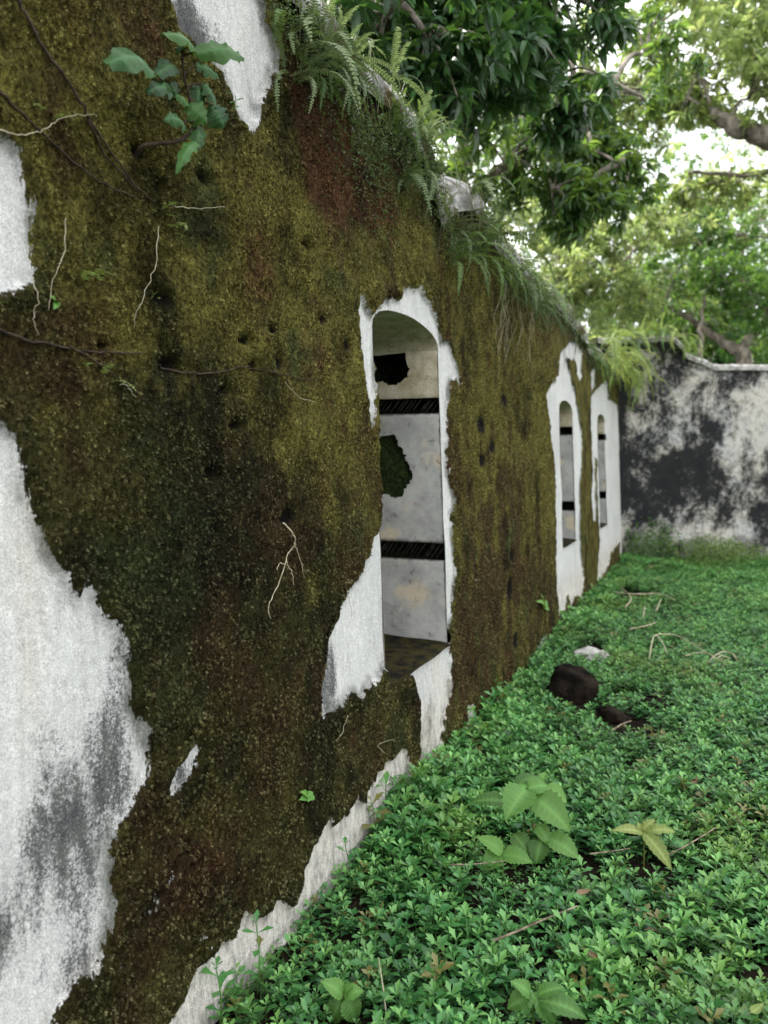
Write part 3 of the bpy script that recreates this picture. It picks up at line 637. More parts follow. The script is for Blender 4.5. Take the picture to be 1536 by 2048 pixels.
# ------------------------------------------------------------------ leaves
def leaf(mb, P0, P1, width, nrm, prof='ovate', n=9, bend=.15, fold=.18, serr=0.0, wave=0.0, col=(1, 1, 1), seed=0, vein=None, twist=0.0):
    """leaf blade from P0 to P1 ; nrm = upper side"""
    P0 = np.asarray(P0, float); P1 = np.asarray(P1, float); ax = P1 - P0; L = np.linalg.norm(ax); ax /= L
    nrm = np.asarray(nrm, float); nrm = nrm - ax * (nrm @ ax); nrm /= np.linalg.norm(nrm) + 1e-9; sd = np.cross(ax, nrm)
    rs = np.random.RandomState(seed); V = []; cs = [-1, -.5, 0, .5, 1]; vv = []
    for i in range(n + 1):
        t = i / n
        if prof == 'ovate': wv = math.sin(math.pi * min(t, 1) ** .62) ** .8
        elif prof == 'lance': wv = math.sin(math.pi * t ** .8) ** .9
        elif prof == 'heart': wv = (1 - t) ** .75 * (1.25 if t > .02 else .5)
        else: wv = (math.sin(math.pi * min(1, t) ** .8) ** .6) * (1 + .22 * math.sin(t * 21))     # lobed
        wv = max(wv, .012) * (1 + serr * (1 if i % 2 else -1)); hgt = bend * L * (4 * t * (1 - t))
        tw = twist * t; s2 = sd * math.cos(tw) + nrm * math.sin(tw); n2 = nrm * math.cos(tw) - sd * math.sin(tw)
        for c in cs:
            wz = wave * width * rs.uniform(-1, 1) * abs(c)
            V.append(P0 + ax * L * t + nrm * hgt + s2 * (c * wv * width / 2) + n2 * (fold * abs(c) * wv * width / 2 + wz)); vv.append(1.0 if c == 0 else (.55 if i % 2 == 0 else 0.0))
    k = 5; I = np.arange((n + 1) * k).reshape(n + 1, k); mb.add(V, None, np.stack([I[:-1, :-1], I[1:, :-1], I[1:, 1:], I[:-1, 1:]], -1).reshape(-1, 4), col)
    if vein is not None: vein.append(vv)
def leaf_obj(name, mat, parent, P0, P1, *a, **kw):
    mb = MB(); ve = []; o_ = np.array(parent.location); leaf(mb, np.asarray(P0) - o_, np.asarray(P1) - o_, *a, vein=ve, **kw)
    ob = mb.build(name, mat, parent); at_ = ob.data.attributes.new('vein', 'FLOAT', 'POINT'); at_.data.foreach_set('value', np.array(sum(ve, []), np.float32)); return ob
UP = np.array([0, 0, 1.]); OUT = np.array([1., 0, 0])
CAMN = lambda p: (CAM - p) / np.linalg.norm(CAM - p)

# ------------------------------------------------------------------ ground cover (three-lobed creeping daisy)
def lobed_leaf(mb, base, az, el, L, col, rs):
    """flat three-lobed leaf, folded along the midrib and arching"""
    out = [(0, 0), (.12, .035), (.32, .085), (.46, .15), (.66, .27), (.66, .17), (.82, .115), (1.0, 0)]
    mid = [0, .15, .32, .46, .60, .68, .80, 1.0]
    c, s = math.cos(az), math.sin(az); V = []; fold = rs.uniform(.15, .5); dr = rs.uniform(.0, .45)
    def pos(l, wv):
        e = el - dr * l * 1.3; x = l * math.cos(e); z = math.sin(el) * l - dr * .55 * l * l + abs(wv) * fold
        return (base[0] + L * (x * c - wv * s), base[1] + L * (x * s + wv * c), base[2] + L * z)
    for m_ in mid: V.append(pos(m_, 0))
    for (l, wv) in out[1:-1]: V.append(pos(l, wv))
    for (l, wv) in out[1:-1]: V.append(pos(l, -wv))
    T = []
    for sgn, off in ((1, 8), (-1, 14)):
        prev = 0
        for i in range(6):
            a, b_, c_ = (i, off + i, i + 1)
            tri = [(i, i + 1, off + i)] + ([(i + 1, off + i + 1, off + i)] if i < 5 else [(i + 1, 7, off + i)])
            T += [t if sgn < 0 else t[::-1] for t in tri]
    mb.add(V, T, None, col)
def sprig(seed, h):
    rs = random.Random(seed); mb = MB(); tilt = (rs.uniform(-.3, .3), rs.uniform(-.3, .3)); az = rs.uniform(0, 3.1)
    tube(mb, [(0, 0, 0), (tilt[0] * h * .5, tilt[1] * h * .5, h * .55), (tilt[0] * h, tilt[1] * h, h)], [.0022, .0018, .0013], 4, (1.2, .9, .8), False)
    lv = [(.25, .052, .10), (.52, .058, .22), (.78, .054, .42), (.95, .042, .70), (1.0, .026, 1.05)]
    for i, (t, L, el) in enumerate(lv):
        for sgn in (0, math.pi):
            sh = (.50, .72, 1.0, 1.3, 1.5)[i] * rs.uniform(.85, 1.15); yb = 1 + .5 * (t > .9)  # leaf-age tone, plus shade low down and light up top put into colour
            lobed_leaf(mb, (tilt[0] * h * t, tilt[1] * h * t, h * t), az + i * 1.5708 + sgn + rs.uniform(-.25, .25), el + rs.uniform(-.15, .2), L * rs.uniform(.85, 1.15), (sh * (1 + .35 * (t > .9)), sh, sh * .92), rs)
    return bpy.data.objects.new('sprig_source', mb.mesh('sprig', M['cover'], True))
BARE = [(1240, 1440, .19), (1150, 1400, .14), (1310, 1400, .12), (1150, 1365, .14), (1180, 1302, .12), (1300, 1720, .07), (1270, 1190, .25), (1275, 1260, .10), (1340, 1285, .08), (1130, 1850, .02)]
def build_cover():
    rs = np.random.RandomState(11); P = []
    n = 105000; x = rs.uniform(-.02, 9.0, n); y = rs.uniform(-.5, 15.5, n)
    dens = np.where((x < 1.2 + .33 * y + .5) & (y > 1.0), 1.0, .45); m = rs.rand(n) < dens; x, y = x[m], y[m]
    s_ = (x - EO[0]) * EN[0] + (y - EO[1]) * EN[1]; m = s_ > .12; x, y = x[m], y[m]
    m = (fbm(x, y, 2.2, 3, 7) > .21) & (rs.rand(len(x)) < .55 + .9 * fbm(x, y, 4.0, 2, 27)); x, y = x[m], y[m]
    for (px, py, r) in BARE:
        c = on_ground(px, py, -.05); d = np.hypot(x - c[0], (y - c[1]) * .8) + .10 * (fbm(x, y, 9, 2, 3) - .5); m = d > r; x, y = x[m], y[m]
    z = ground_z(x, y) - .01
    hs = .76 * (.66 + .9 * fbm(x, y, 1.3, 3, 17)) * rs.uniform(.6, 1.3, len(x)) * (1 + .35 * np.exp(-(x / .25) ** 2) * (fbm(x, y, 1.5, 2, 77) > .5))
    for (px, py, r) in [(1046, 1725, .22), (1290, 1725, .16), (680, 2030, .12), (1068, 2070, .18)]:
        c = on_ground(px, py, -.05); hs = hs * (1 - .5 * np.exp(-((x - c[0]) ** 2 + (y - c[1]) ** 2) / r ** 2))
    rot = np.stack([rs.randn(len(x)) * .18, rs.randn(len(x)) * .18 + .05, rs.uniform(0, 6.28, len(x))], -1)
    protos = [sprig(100 + i, h) for i, h in enumerate([.07, .085, .095, .105, .115, .08, .09, .125])]
    o = gn_scatter('creeping_ground_cover', np.c_[x, y, z], rot, hs, rs.randint(0, 8, len(x)), protos)
    tag(o, 'dense green creeping plants with three-lobed leaves carpeting the ground', 'ground cover', kind='stuff')
build_cover()

# ------------------------------------------------------------------ ferns
def frond_mesh(seed, L, rise, droop, pairs=20, mat=None, pin=.16):
    rs = random.Random(seed); mb = MB(); pts = []; p = np.array([0., 0, 0]); a = rise; st = L / pairs; side = rs.uniform(-.5, .5) / pairs; yaw = 0
    for i in range(pairs + 1):
        pts.append(p.copy()); p = p + st * np.array([math.cos(a) * math.cos(yaw), math.cos(a) * math.sin(yaw), math.sin(a)]); a -= droop / pairs * (.6 + .8 * i / pairs); a = max(a, -1.5); yaw += side
    pts = np.array(pts); tube(mb, pts, np.linspace(.0022, .0008, len(pts)) * (L / .4), 3, (1.3, 1.05, .9), False)
    T = np.gradient(pts, axis=0); T /= np.linalg.norm(T, axis=1)[:, None]
    for i in range(2, pairs + 1):
        t = i / pairs; w_ = L * pin * (math.sin(math.pi * min(1, t * .85 + .12)) ** .7) * rs.uniform(.85, 1.1)
        sd = np.cross(T[i], UP); sd /= np.linalg.norm(sd) + 1e-6; nn = np.cross(sd, T[i])
        for s_ in (-1, 1):
            if rs.random() < .04: continue
            b = pts[i]; hw = st * .40; d = (sd * s_ + T[i] * .28 - nn * rs.uniform(-.1, .35)) * w_; c = rs.uniform(.8, 1.2)
            mb.add([b - T[i] * hw, b + T[i] * hw, b + d * .6 + T[i] * hw * .8 + nn * .06 * w_, b + d * .6 - T[i] * hw * .6 + nn * .06 * w_, b + d], [(2, 3, 4)], [(0, 1, 2, 3)] if s_ > 0 else [(3, 2, 1, 0)], (c, c, c))
    return mb.mesh('frond', mat, False)
FR = {}
def fronds(kind, mat):
    k = (kind, mat.name)
    if k not in FR:
        spec = {'arch': [(.34, 1.0, 1.9), (.40, .8, 2.2), (.28, 1.2, 1.6), (.46, .6, 2.2)], 'hang': [(.42, .1, 1.9), (.52, .3, 2.3), (.34, -.2, 1.5), (.60, .2, 2.2)], 'small': [(.11, .7, 1.4), (.08, 1.0, 1.2), (.13, .5, 1.8), (.10, .4, 1.2)], 'up': [(.30, 1.35, .8), (.36, 1.2, 1.2), (.24, 1.4, .9), (.32, 1.1, 1.3)]}[kind]
        FR[k] = [frond_mesh(i * 7 + len(kind), *s_, mat=mat, pairs=12 if kind == 'small' else 30, pin={'small': .17, 'hang': .055, 'arch': .075, 'up': .08}[kind]) for i, s_ in enumerate(spec)]
    return FR[k]
frs = random.Random(77)
def fern(loc, kinds, count, label, group, mat, az=(-1.5, 1.5), size=1.0, name='sword_fern'):
    e = empty(name, loc); tag(e, label, 'fern', group)
    for i in range(count):
        me = frs.choice(fronds(frs.choice(kinds), mat)); o = link(bpy.data.objects.new('frond', me), e)
        o.location = (frs.uniform(-.03, .03) * size, frs.uniform(-.06, .06) * size, frs.uniform(-.02, .03) * size); s_ = size * frs.uniform(.7, 1.2); o.scale = (s_,) * 3
        o.rotation_euler = (frs.uniform(-.3, .3), frs.uniform(-.25, .25), az[0] + (az[1] - az[0]) * (i + frs.random()) / count)
    return e
def top_pt(y, dep=0.0, dz=0.0):
    h = float(htop(np.array([y]))[0]); return (-BAT * h - dep + .02, y, h + dz)
for i in range(24):     # tangle above the near stretch
    y = 2.42 + i * .06 if i < 9 else 3.36 + (i - 9) * .044 + frs.uniform(-.05, .05)
    fern(top_pt(y, frs.uniform(-.07, .0), frs.uniform(-.36, -.05 if i < 9 else .06)), ['arch', 'arch', 'up', 'hang'], frs.randint(5, 8), 'light green sword fern in the bushy tangle on the mossy wall top', 'ferns in the wall-top tangle', M['ferngrey'] if i % 3 else M['fern'], size=frs.uniform(.5, .85))
for i in range(15):     # hanging curtain over the first loophole's far side
    y = 4.3 + i * .145 + frs.uniform(-.06, .06)
    fern(top_pt(y, frs.uniform(-.05, .0), frs.uniform(-.36, -.04)), ['hang', 'hang', 'arch'], frs.randint(3, 6), 'sword fern with fronds hanging down the wall beside the first loophole', 'ferns hanging beside the first loophole', M['ferngrey'] if i % 2 else M['fern'], size=frs.uniform(.9, 1.25), az=(-1.0, .9))
for i in range(12):
    y = 6.6 + i * .33 + frs.uniform(-.1, .1)
    fern(top_pt(y, frs.uniform(-.03, .15), frs.uniform(-.12, .08)), ['hang', 'arch'], frs.randint(4, 6), 'fern on the wall top above the two far loopholes', 'ferns above the far loopholes', M['fern'], size=frs.uniform(.7, 1.0))
for i in range(7):
    y = 10.6 + i * .36
    fern(top_pt(y, -.08, frs.uniform(-.1, .15)), ['hang', 'arch', 'hang'], 11, 'large pale yellow-green fern drooping from the wall top near the corner', 'pale ferns near the corner', M['fernpale'], size=frs.uniform(1.35, 2.0))
for i in range(9):
    s_ = .3 + i * .14; p = EO + s_ * ED + .08 * EN
    fern((p[0], p[1], float(end_top(s_)) + frs.uniform(-.05, .1)), ['hang', 'arch', 'up'], 9, 'fern growing on the raised hump of the end wall', 'ferns on the end wall hump', M['fernpale'] if i % 2 else M['fern'], az=(-2.8, .4), size=frs.uniform(1.1, 1.7))
for (px, py, sz, lab) in [(90, 240, .8, 'tiny fern on the moss beside the pale creeping tendril'), (175, 580, 1.1, 'small pale fern tuft in a dark hollow of the moss'), (210, 765, 1.3, 'small pale fern with one raised frond above a dry leaf'), (330, 440, .9, 'tiny fern sprouting where the two dark roots meet'), (350, 470, .9, 'tiny fern just below the meeting of the dark roots'), (-45, 665, 1.6, 'bright green fern reaching in over the mossy near end of the wall'), (310, 605, .5, 'minute fern in a small dark hollow')]:
    fern(on_wall(px, py, .01), ['small'], 3 if sz < 2 else 5, lab, None, M['fern'] if sz > 1.5 else M['fernpale'], az=(-1.3, .6), size=sz * .8)

# fine trailing weeds matting the wall top
def build_tangle():
    rs = np.random.RandomState(8); mb = MB()
    N_ = 15000; y = np.concatenate([rs.uniform(2.3, 4.1, 9000), rs.uniform(4.1, 7.2, 7000), rs.uniform(7.2, 13, 3000)]); n = len(y)
    hang = .02 + np.abs(rs.randn(n)) * np.where(y < 4.05, .16 + .13 * np.sin(np.clip((y - 2.4) / 1.6, 0, 1) * 3.1), .15) * (.3 + 1.2 * fbm(y, np.zeros(n), 2.4, 2, 6))
    h = htop(y); z = h + .03 - hang; out = .03 + .08 * rs.rand(n) * (hang < .35); x = -BAT * np.minimum(z, h) + out - np.clip(z - h, 0, 1) * 1.2 - .05 * (z > h)
    d = rs.randn(n, 3); d[:, 0] += .5; d[:, 2] -= .3; d /= np.linalg.norm(d, axis=1)[:, None]; L = rs.uniform(.006, .017, n) * (1 + .06 * (y - 2)); s_ = np.cross(d, rs.randn(n, 3)); s_ /= np.linalg.norm(s_, axis=1)[:, None]
    bare = ((np.abs(y - 3.2) < .2) | (np.abs(y - 4.62) < .34)) & (z > h - .16); z = np.where(bare, z - .20, z); x = np.where(bare, -BAT * z + .03, x)      # stretches of bare coping
    P = np.c_[x, y, z]; w_ = (L * .28)[:, None]; V = np.stack([P, P + d * (L * .5)[:, None] + s_ * w_, P + d * L[:, None], P + d * (L * .5)[:, None] - s_ * w_], 1).reshape(-1, 3)
    c = np.repeat(rs.uniform(.5, 1.5, n), 4)[:, None] * np.array([1, 1, .9]); Q = np.arange(4 * n).reshape(n, 4)
    mb.add(V, None, Q); mb.c[-1] = c
    for k in range(420):
        yy = rs.uniform(2.4, 9) if k % 3 else rs.uniform(4.6, 6.8); hh = float(htop(np.array([yy]))[0]); p = np.array([-BAT * hh + .04, yy, hh + rs.uniform(-.05, .14)]); pts = [p]
        v = np.array([rs.uniform(.0, .5), rs.uniform(-.5, .5), rs.uniform(-.3, .7)])
        for j in range(6):
            v = v + np.array([-.03, rs.randn() * .15, -.22]); p = p + v * .045; p[0] = max(p[0], -BAT * p[2] + .015); pts.append(p.copy())
        tube(mb, pts, .0013, 3, (1.5, 1.25, .9), False)
    o = mb.build('wall_top_undergrowth', M['tangle'], None, False); tag(o, 'matted small-leaved trailing weeds along the mossy wall top', 'undergrowth', kind='stuff')
build_tangle()

# ------------------------------------------------------------------ roots and tendrils on the long wall
def wall_line(name, lines, rad, mat, label, cat='root', group=None, off=.012, seed=0):
    p0 = on_wall(*lines[0][0][:2], off); e = empty(name, p0); tag(e, label, cat, group)
    for i, ln in enumerate(lines):
        P = np.array([on_wall(q[0], q[1], off + (q[2] if len(q) > 2 else 0)) for q in ln]); U = P[:, 1]; 
        P = smooth_path(P, 6, .0015, seed + i); dd, _ = face_disp(P[:, 1], P[:, 2], np.full(len(P), -.2)); P[:, 0] += dd * .8
        mb = MB(); r = rad * (.75 if i else 1); tube(mb, P - p0, np.linspace(r, r * .45, len(P)), 5); mb.build('root' if cat == 'root' else 'strand', mat, e)
    return e
wall_line('climbing_root', [[(25, 0), (60, 60), (75, 88), (120, 160), (160, 230), (200, 285), (245, 348), (275, 387), (300, 406)], [(165, 240), (200, 302), (238, 350), (268, 386)], [(-20, -70), (25, 0)]], .0045, M['darkroot'], 'long dark root slanting down the moss beside the woody seedling', seed=1)
wall_line('climbing_root', [[(-40, 160), (0, 197), (70, 266), (130, 320), (200, 370), (265, 398)]], .004, M['darkroot'], 'dark root meeting the long root, between it and the left plaster patch', seed=5)
wall_line('climbing_root', [[(-30, 655), (0, 665), (70, 685), (150, 700), (225, 706), (275, 708)], [(130, 692), (180, 722), (235, 765), (310, 820)]], .004, M['darkroot'], 'dark root running level across the moss under the small pale ferns', seed=9)
wall_line('climbing_root', [[(320, 728), (360, 745), (420, 746), (490, 735), (560, 750), (620, 762)], [(380, 745), (375, 765), (385, 780)]], .003, M['darkroot'], 'thin dark root with a knot crossing the open moss mid wall', seed=12)
for ln, lab in [([(-20, 262), (30, 272), (75, 262), (110, 240), (150, 232), (182, 233)], 'pale creeping tendril crossing the two dark roots'), ([(122, 437), (118, 500), (97, 560), (86, 622)], 'pale tendril hanging beside the left plaster patch'), ([(305, 455), (298, 530), (280, 590), (260, 622), (258, 655)], 'pale tendril hanging straight below the meeting of the dark roots'), ([(58, 555), (64, 600), (60, 640), (68, 672)], 'pale tendril along the lower tip of the left plaster patch'), ([(340, 413), (380, 418), (440, 415)], 'short pale rootlet lying level below the woody seedling'), ([(560, 765), (590, 795), (622, 803)], 'curved pale rootlet at the end of the thin dark root'), ([(230, 770), (245, 772), (262, 795)], 'dry curled leaf stalk below the small pale fern'), ([(765, 1505), (752, 1490), (778, 1480), (792, 1483)], 'curly pale rootlet below the first loophole'), ([(690, 1180), (700, 1225), (685, 1260)], 'fine pale rootlet on the moss beside the first loophole'), ([(690, 1430), (680, 1460), (670, 1480)], 'fine pale rootlet under the torn plaster tip')]:
    wall_line('tendril', [ln], .0013, M['paleroot'], lab, 'tendril', off=.02, seed=len(lab))
wall_line('forked_rootlet', [[(560, 1046, .03), (574, 1064, .03), (578, 1085, .02), (565, 1120, .01), (547, 1172), (532, 1205), (528, 1225), (533, 1236)], [(578, 1085, .02), (591, 1112, .01), (604, 1155)], [(563, 1126, .01), (550, 1128), (543, 1138)], [(565, 1122, .01), (577, 1145), (581, 1170)]], .0028, M['paleroot'], 'pale forked rootlet hanging from a small hole in the moss', 'root', off=.018)
# dry roots hanging beside the ferns
rr = random.Random(3); e0 = top_pt(5.75, -.05, -.15); e = empty('dry_root_bunch', e0); tag(e, 'bunch of thin pale dry roots dangling below the hanging ferns', 'roots')
for k in range(22):
    px = 985 + rr.uniform(0, 85); py = 585 + rr.uniform(-20, 40); ln = rr.uniform(50, 150); P = [on_wall(px, py, .07)]; q = px
    for j in range(1, 6): q += rr.uniform(-9, 9); P.append(on_wall(q, py + ln * j / 5, .06 - .008 * j))
    mb = MB(); tube(mb, smooth_path(np.array(P) - np.array(e0), 4), np.linspace(.0015, .0008, 21), 4); mb.build('root', M['paleroot'], e)

# woody seedling growing out of the near wall
def build_seedling():
    b0 = on_wall(268, 315, .0); e = empty('woody_seedling', b0); tag(e, 'woody seedling with curled lobed leaves growing out of the moss', 'seedling')
    W = lambda x, y, o: on_wall(x, y, o)
    mb = MB(); st = smooth_path([W(268, 317, -.005), W(285, 293, .03), (W(320, 287, .06)), W(360, 281, .085), W(384, 258, .10), W(389, 228, .105), W(377, 190, .11), W(368, 150, .115), W(364, 98, .12)], 6)
    tube(mb, st - b0, np.linspace(.0065, .0028, len(st)), 7); mb.build('stem', M['darkroot'], e)
    for ln in ([(380, 216, .107), (342, 190, .12), (320, 165, .13), (303, 148, .135)], [(368, 150, .115), (380, 138, .12), (392, 130, .125)], [(371, 172, .113), (390, 168, .125), (408, 166, .135)], [(366, 112, .118), (380, 107, .125), (392, 104, .13)], [(378, 205, .11), (410, 205, .12), (420, 210, .12)], [(389, 250, .10), (372, 240, .11), (370, 255, .115)]):
        mb = MB(); P = smooth_path([W(*q) for q in ln], 4); tube(mb, P - b0, np.linspace(.003, .0016, len(P)), 5); mb.build('twig', M['darkroot'], e)
    lv = [((302, 148, .135), (210, 132, .17), 44, .9), ((386, 106, .125), (322, 70, .15), 30, 1.15), ((390, 106, .13), (488, 118, .17), 34, 1.25), ((312, 152, .135), (353, 142, .10), 28, .75), ((391, 130, .125), (438, 158, .15), 24, .8), ((408, 166, .135), (432, 218, .15), 26, .75), ((398, 170, .12), (395, 215, .12), 26, .55), ((342, 190, .12), (291, 186, .14), 26, .8), ((340, 165, .12), (352, 200, .11), 30, .55), ((374, 208, .11), (414, 248, .14), 38, 1.2), ((420, 210, .12), (448, 256, .14), 48, 1.0), ((370, 255, .115), (326, 240, .13), 26, 1.0), ((396, 252, .10), (396, 300, .12), 26, 1.25), ((394, 285, .12), (352, 348, .13), 20, 1.5), ((330, 165, .13), (322, 180, .14), 22, 1.2), ((366, 98, .12), (352, 110, .14), 14, .9), ((350, 190, .12), (378, 212, .13), 18, 1.2)]
    for i, (a, b_, w_, sh) in enumerate(lv):
        A = W(*a); B_ = W(*b_); wid = w_ / F * np.linalg.norm(A - CAM) * 1.1
        nr = UP * .55 + OUT * .8 + np.array([0, -.8, 0]) + np.random.RandomState(i).randn(3) * .25
        ob = leaf_obj('leaf', M['sapling'], e, A, B_, wid, nr, prof='lobed', n=14, bend=.16, fold=-.35, wave=.16, seed=i, col=(sh * (1.25 if sh > 1.1 else 1), sh, sh * .8), twist=frs.uniform(-.5, .5))
build_seedling()
e = empty('slender_seedling', on_wall(462, 240, .005)); tag(e, 'slender pale seedling with narrow leaves in front of the top plaster strip', 'seedling')
mb = MB(); tube(mb, np.array([on_wall(462, 240, .005), on_wall(466, 215, .03), on_wall(472, 200, .045)]) - np.array(e.location), [.0018, .0014, .001], 5); mb.build('stem', M['weed'], e)
for (a, b_) in [((472, 202), (492, 200)), ((472, 203), (455, 186)), ((468, 212), (458, 206)), ((467, 218), (482, 214))]:
    leaf_obj('leaf', M['weed'], e, on_wall(*a, .045), on_wall(*b_, .06), .006, UP + OUT, prof='lance', n=6)
def sprout(px, py, leaves, name, label, size):
    c = on_wall(px, py, .012); e = empty(name, c); tag(e, label, 'sprout')
    for i, (dx, dy) in enumerate(leaves):
        b_ = on_wall(px + dx, py + dy, .035); leaf_obj('leaf', M['weed'], e, c + OUT * .012, b_, size, OUT + UP * .6, prof='ovate', n=7, bend=.1, seed=i, col=(1.4, 1.35, 1.1))
sprout(608, 1592, [(18, -8), (-8, -8), (8, 12), (-10, 8), (22, 4)], 'leafy_sprout', 'small bright green four-leaved sprout on the lower moss', .03)
sprout(105, 605, [(-6, -12), (14, 4), (2, 14)], 'leafy_sprout', 'bright green sprout between the hanging pale tendrils', .016)
sprout(1083, 1215, [(-12, -12), (10, -14), (-2, -26), (14, 4)], 'leafy_sprout', 'yellow-green sprout at the foot of the second loophole plaster', .06)

# ------------------------------------------------------------------ plants and litter on the ground
def ground_plant(name, label, base, stem, leaves, mat, cat='plant', dens=None):
    den = float((base - CAM) @ _f); e = empty(name, base); tag(e, label, cat); G = lambda x, y, dd=0.0: at(x, y, den + dd)
    P = smooth_path([base] + [G(*q) for q in stem], 4); mb = MB(); tube(mb, P - base, np.linspace(.004, .002, len(P)), 6, (.9, .7, .6)); mb.build('stem', mat, e); 
    for i, (a, b_, w_, sh, *ex) in enumerate(leaves):
        A = G(*a); B_ = G(*b_); k = np.argmin(np.linalg.norm(P - A, axis=1))
        if np.linalg.norm(P[k] - A) > .012:
            mb = MB(); tube(mb, smooth_path([P[k] - base, (P[k] + A) / 2 - base + UP * .006, A - base], 3), .0016, 4, (1.1, 1, .7)); mb.build('leaf_stalk', mat, e)
        leaf_obj('leaf', mat, e, A, B_, w_ / F * den, UP * 1.0 + CAMN(A) * .9 + np.random.RandomState(i).randn(3) * .12, prof=ex[0] if ex else 'ovate', n=16, bend=.12, fold=.30, serr=.09, wave=.035, seed=i, col=(sh * 1.05, sh, sh))
b0 = on_ground(1046, 1725, -.09); 
ground_plant('broad_leaved_weed', 'broad-leaved weed with serrated leaves standing above the creeping ground cover', b0, [(1046, 1690), (1047, 1640), (1050, 1580)],
    [((1052, 1578, -.02), (1010, 1640, -.14), 66, 1.1), ((1055, 1578, 0), (1096, 1572, .03), 40, 1.15), ((1066, 1592, 0), (1140, 1664, -.08), 64, .95), ((1010, 1604, .0), (940, 1606, .02), 34, .8), ((1088, 1578, .06), (1134, 1606, .05), 40, 1.25), ((1032, 1574, .05), (1074, 1552, .10), 32, .7), ((1092, 1676, -.03), (1160, 1720, -.08), 48, 1.0), ((1028, 1668, 0), (1056, 1712, -.05), 40, .7), ((1082, 1680, -.03), (1072, 1728, -.07), 42, .75), ((1006, 1706, -.06), (952, 1674, -.05), 34, 1.3), ((1004, 1710, -.06), (1066, 1726, -.09), 40, 1.25), ((1000, 1708, -.06), (966, 1742, -.09), 40, 1.35), ((1074, 1648, -.01), (1098, 1692, -.05), 30, 1.0), ((1082, 1562, .05), (1092, 1545, .08), 18, 1.2), ((1050, 1580, -.03), (1038, 1568, -.01), 16, 1.5)], M['weed'], 'weed')
b1 = on_ground(1288, 1745, -.09)
ground_plant('wilted_weed', 'wilted pale yellow-green weed leaves lying on the ground cover', b1, [(1288, 1690), (1290, 1665)],
    [((1288, 1668), (1222, 1662, -.03), 24, 1.0, 'lance'), ((1284, 1664), (1344, 1742, -.12), 32, .95, 'lance'), ((1285, 1660), (1310, 1640), 18, 1.1, 'lobed'), ((1290, 1664), (1350, 1664), 22, 1.1, 'lobed'), ((1280, 1660), (1275, 1644), 14, 1.1, 'lance')], M['wilt'], 'weed')
b2 = on_ground(680, 2030, -.09)
ground_plant('broad_leaved_weed', 'young weed with smooth pointed leaves at the wall foot among the creepers', b2, [(684, 2010), (686, 1992)],
    [((686, 1992), (640, 1962), 40, 1.2), ((688, 1990), (728, 1982), 34, 1.3), ((690, 1996), (712, 2044), 46, 1.0), ((682, 2000), (660, 2050), 40, .8), ((690, 1985), (706, 1968), 20, 1.3)], M['weed'], 'weed')
b3 = on_ground(1068, 2070, -.09)
ground_plant('broad_leaved_weed', 'half-hidden weed with long drooping leaves sunk in the ground cover', b3, [(1066, 2020), (1064, 1990)],
    [((1064, 1985), (1072, 2020), 34, .75), ((1066, 1990), (1014, 2018), 46, .85), ((1070, 1995), (1110, 2050), 44, .9), ((1060, 1990), (1020, 1962), 34, 1.1), ((1075, 1990), (1130, 1975), 30, 1.0), ((1075, 2000), (1175, 2040), 50, .85)], M['weed'], 'weed')
def tall_sprig(px, py, top, label, sc=1.0):
    b_ = on_ground(px, py, -.09); den = float((b_ - CAM) @ _f); e = empty('creeper_shoot', b_); tag(e, label, 'plant')
    T_ = at(*top, den - .02); P = smooth_path([b_, (b_ + T_) / 2 + np.array([.01, 0, .01]), T_], 5); mb = MB(); tube(mb, P - b_, np.linspace(.003, .0016, len(P)), 5, (1.2, 1, .8)); mb.build('stem', M['cover'], e); rs = random.Random(int(px))
    for k, t in enumerate((.35, .62, .85, 1.0, 1.0)):
        q = P[int(t * (len(P) - 1))]
        for s_ in (0, math.pi):
            mb = MB(); lobed_leaf(mb, q - b_, k * 1.57 + s_ + .4 + rs.uniform(-.2, .2), (.3, .35, .5, .6, 1.1)[k], (.05, .055, .05, .036, .022)[k] * sc * rs.uniform(.9, 1.2), (1, 1, 1), rs); mb.build('leaf', M['cover'], e, False)
tall_sprig(515, 1990, (512, 1845), 'tall creeper shoot standing against the bare foot of the wall', 1.0)
tall_sprig(440, 2060, (432, 1935), 'creeper shoot leaning on the plaster at the near wall foot', 1.1)
tall_sprig(795, 1640, (792, 1565), 'creeper shoot against the pale plaster below the first loophole', 1.0)
tall_sprig(700, 1790, (690, 1690), 'creeper shoot before the torn plaster foot of the wall', 1.0)
def ground_line(name, label, lines, rad, mat, cat='twig', z=.03):
    b_ = on_ground(*lines[0][0][:2], lines[0][0][2] if len(lines[0][0]) > 2 else z); e = empty(name, b_); tag(e, label, cat)
    for ln in lines:
        P = smooth_path([on_ground(q[0], q[1], q[2] if len(q) > 2 else z) for q in ln], 5); mb = MB(); tube(mb, P - b_, np.linspace(rad, rad * .6, len(P)), 5); mb.build('stem', mat, e)
ground_line('dry_runner', 'pale dry looping stems lying over the ground cover near the dark holes', [[(1298, 1318, -.02), (1304, 1285, .08), (1312, 1270, .1), (1350, 1270, .09), (1385, 1288, .07), (1425, 1312, .05), (1450, 1322, 0)], [(1408, 1338, -.03), (1425, 1315, .07), (1450, 1303, .1), (1470, 1312, .08), (1474, 1330, 0)], [(1312, 1270, .1), (1325, 1285, .06), (1334, 1308, 0)], [(1370, 1312, .03), (1400, 1305, .05), (1430, 1312, .05)], [(1424, 1335, -.02), (1440, 1312, .08), (1462, 1318, .02)]], .006, M['paleroot'])
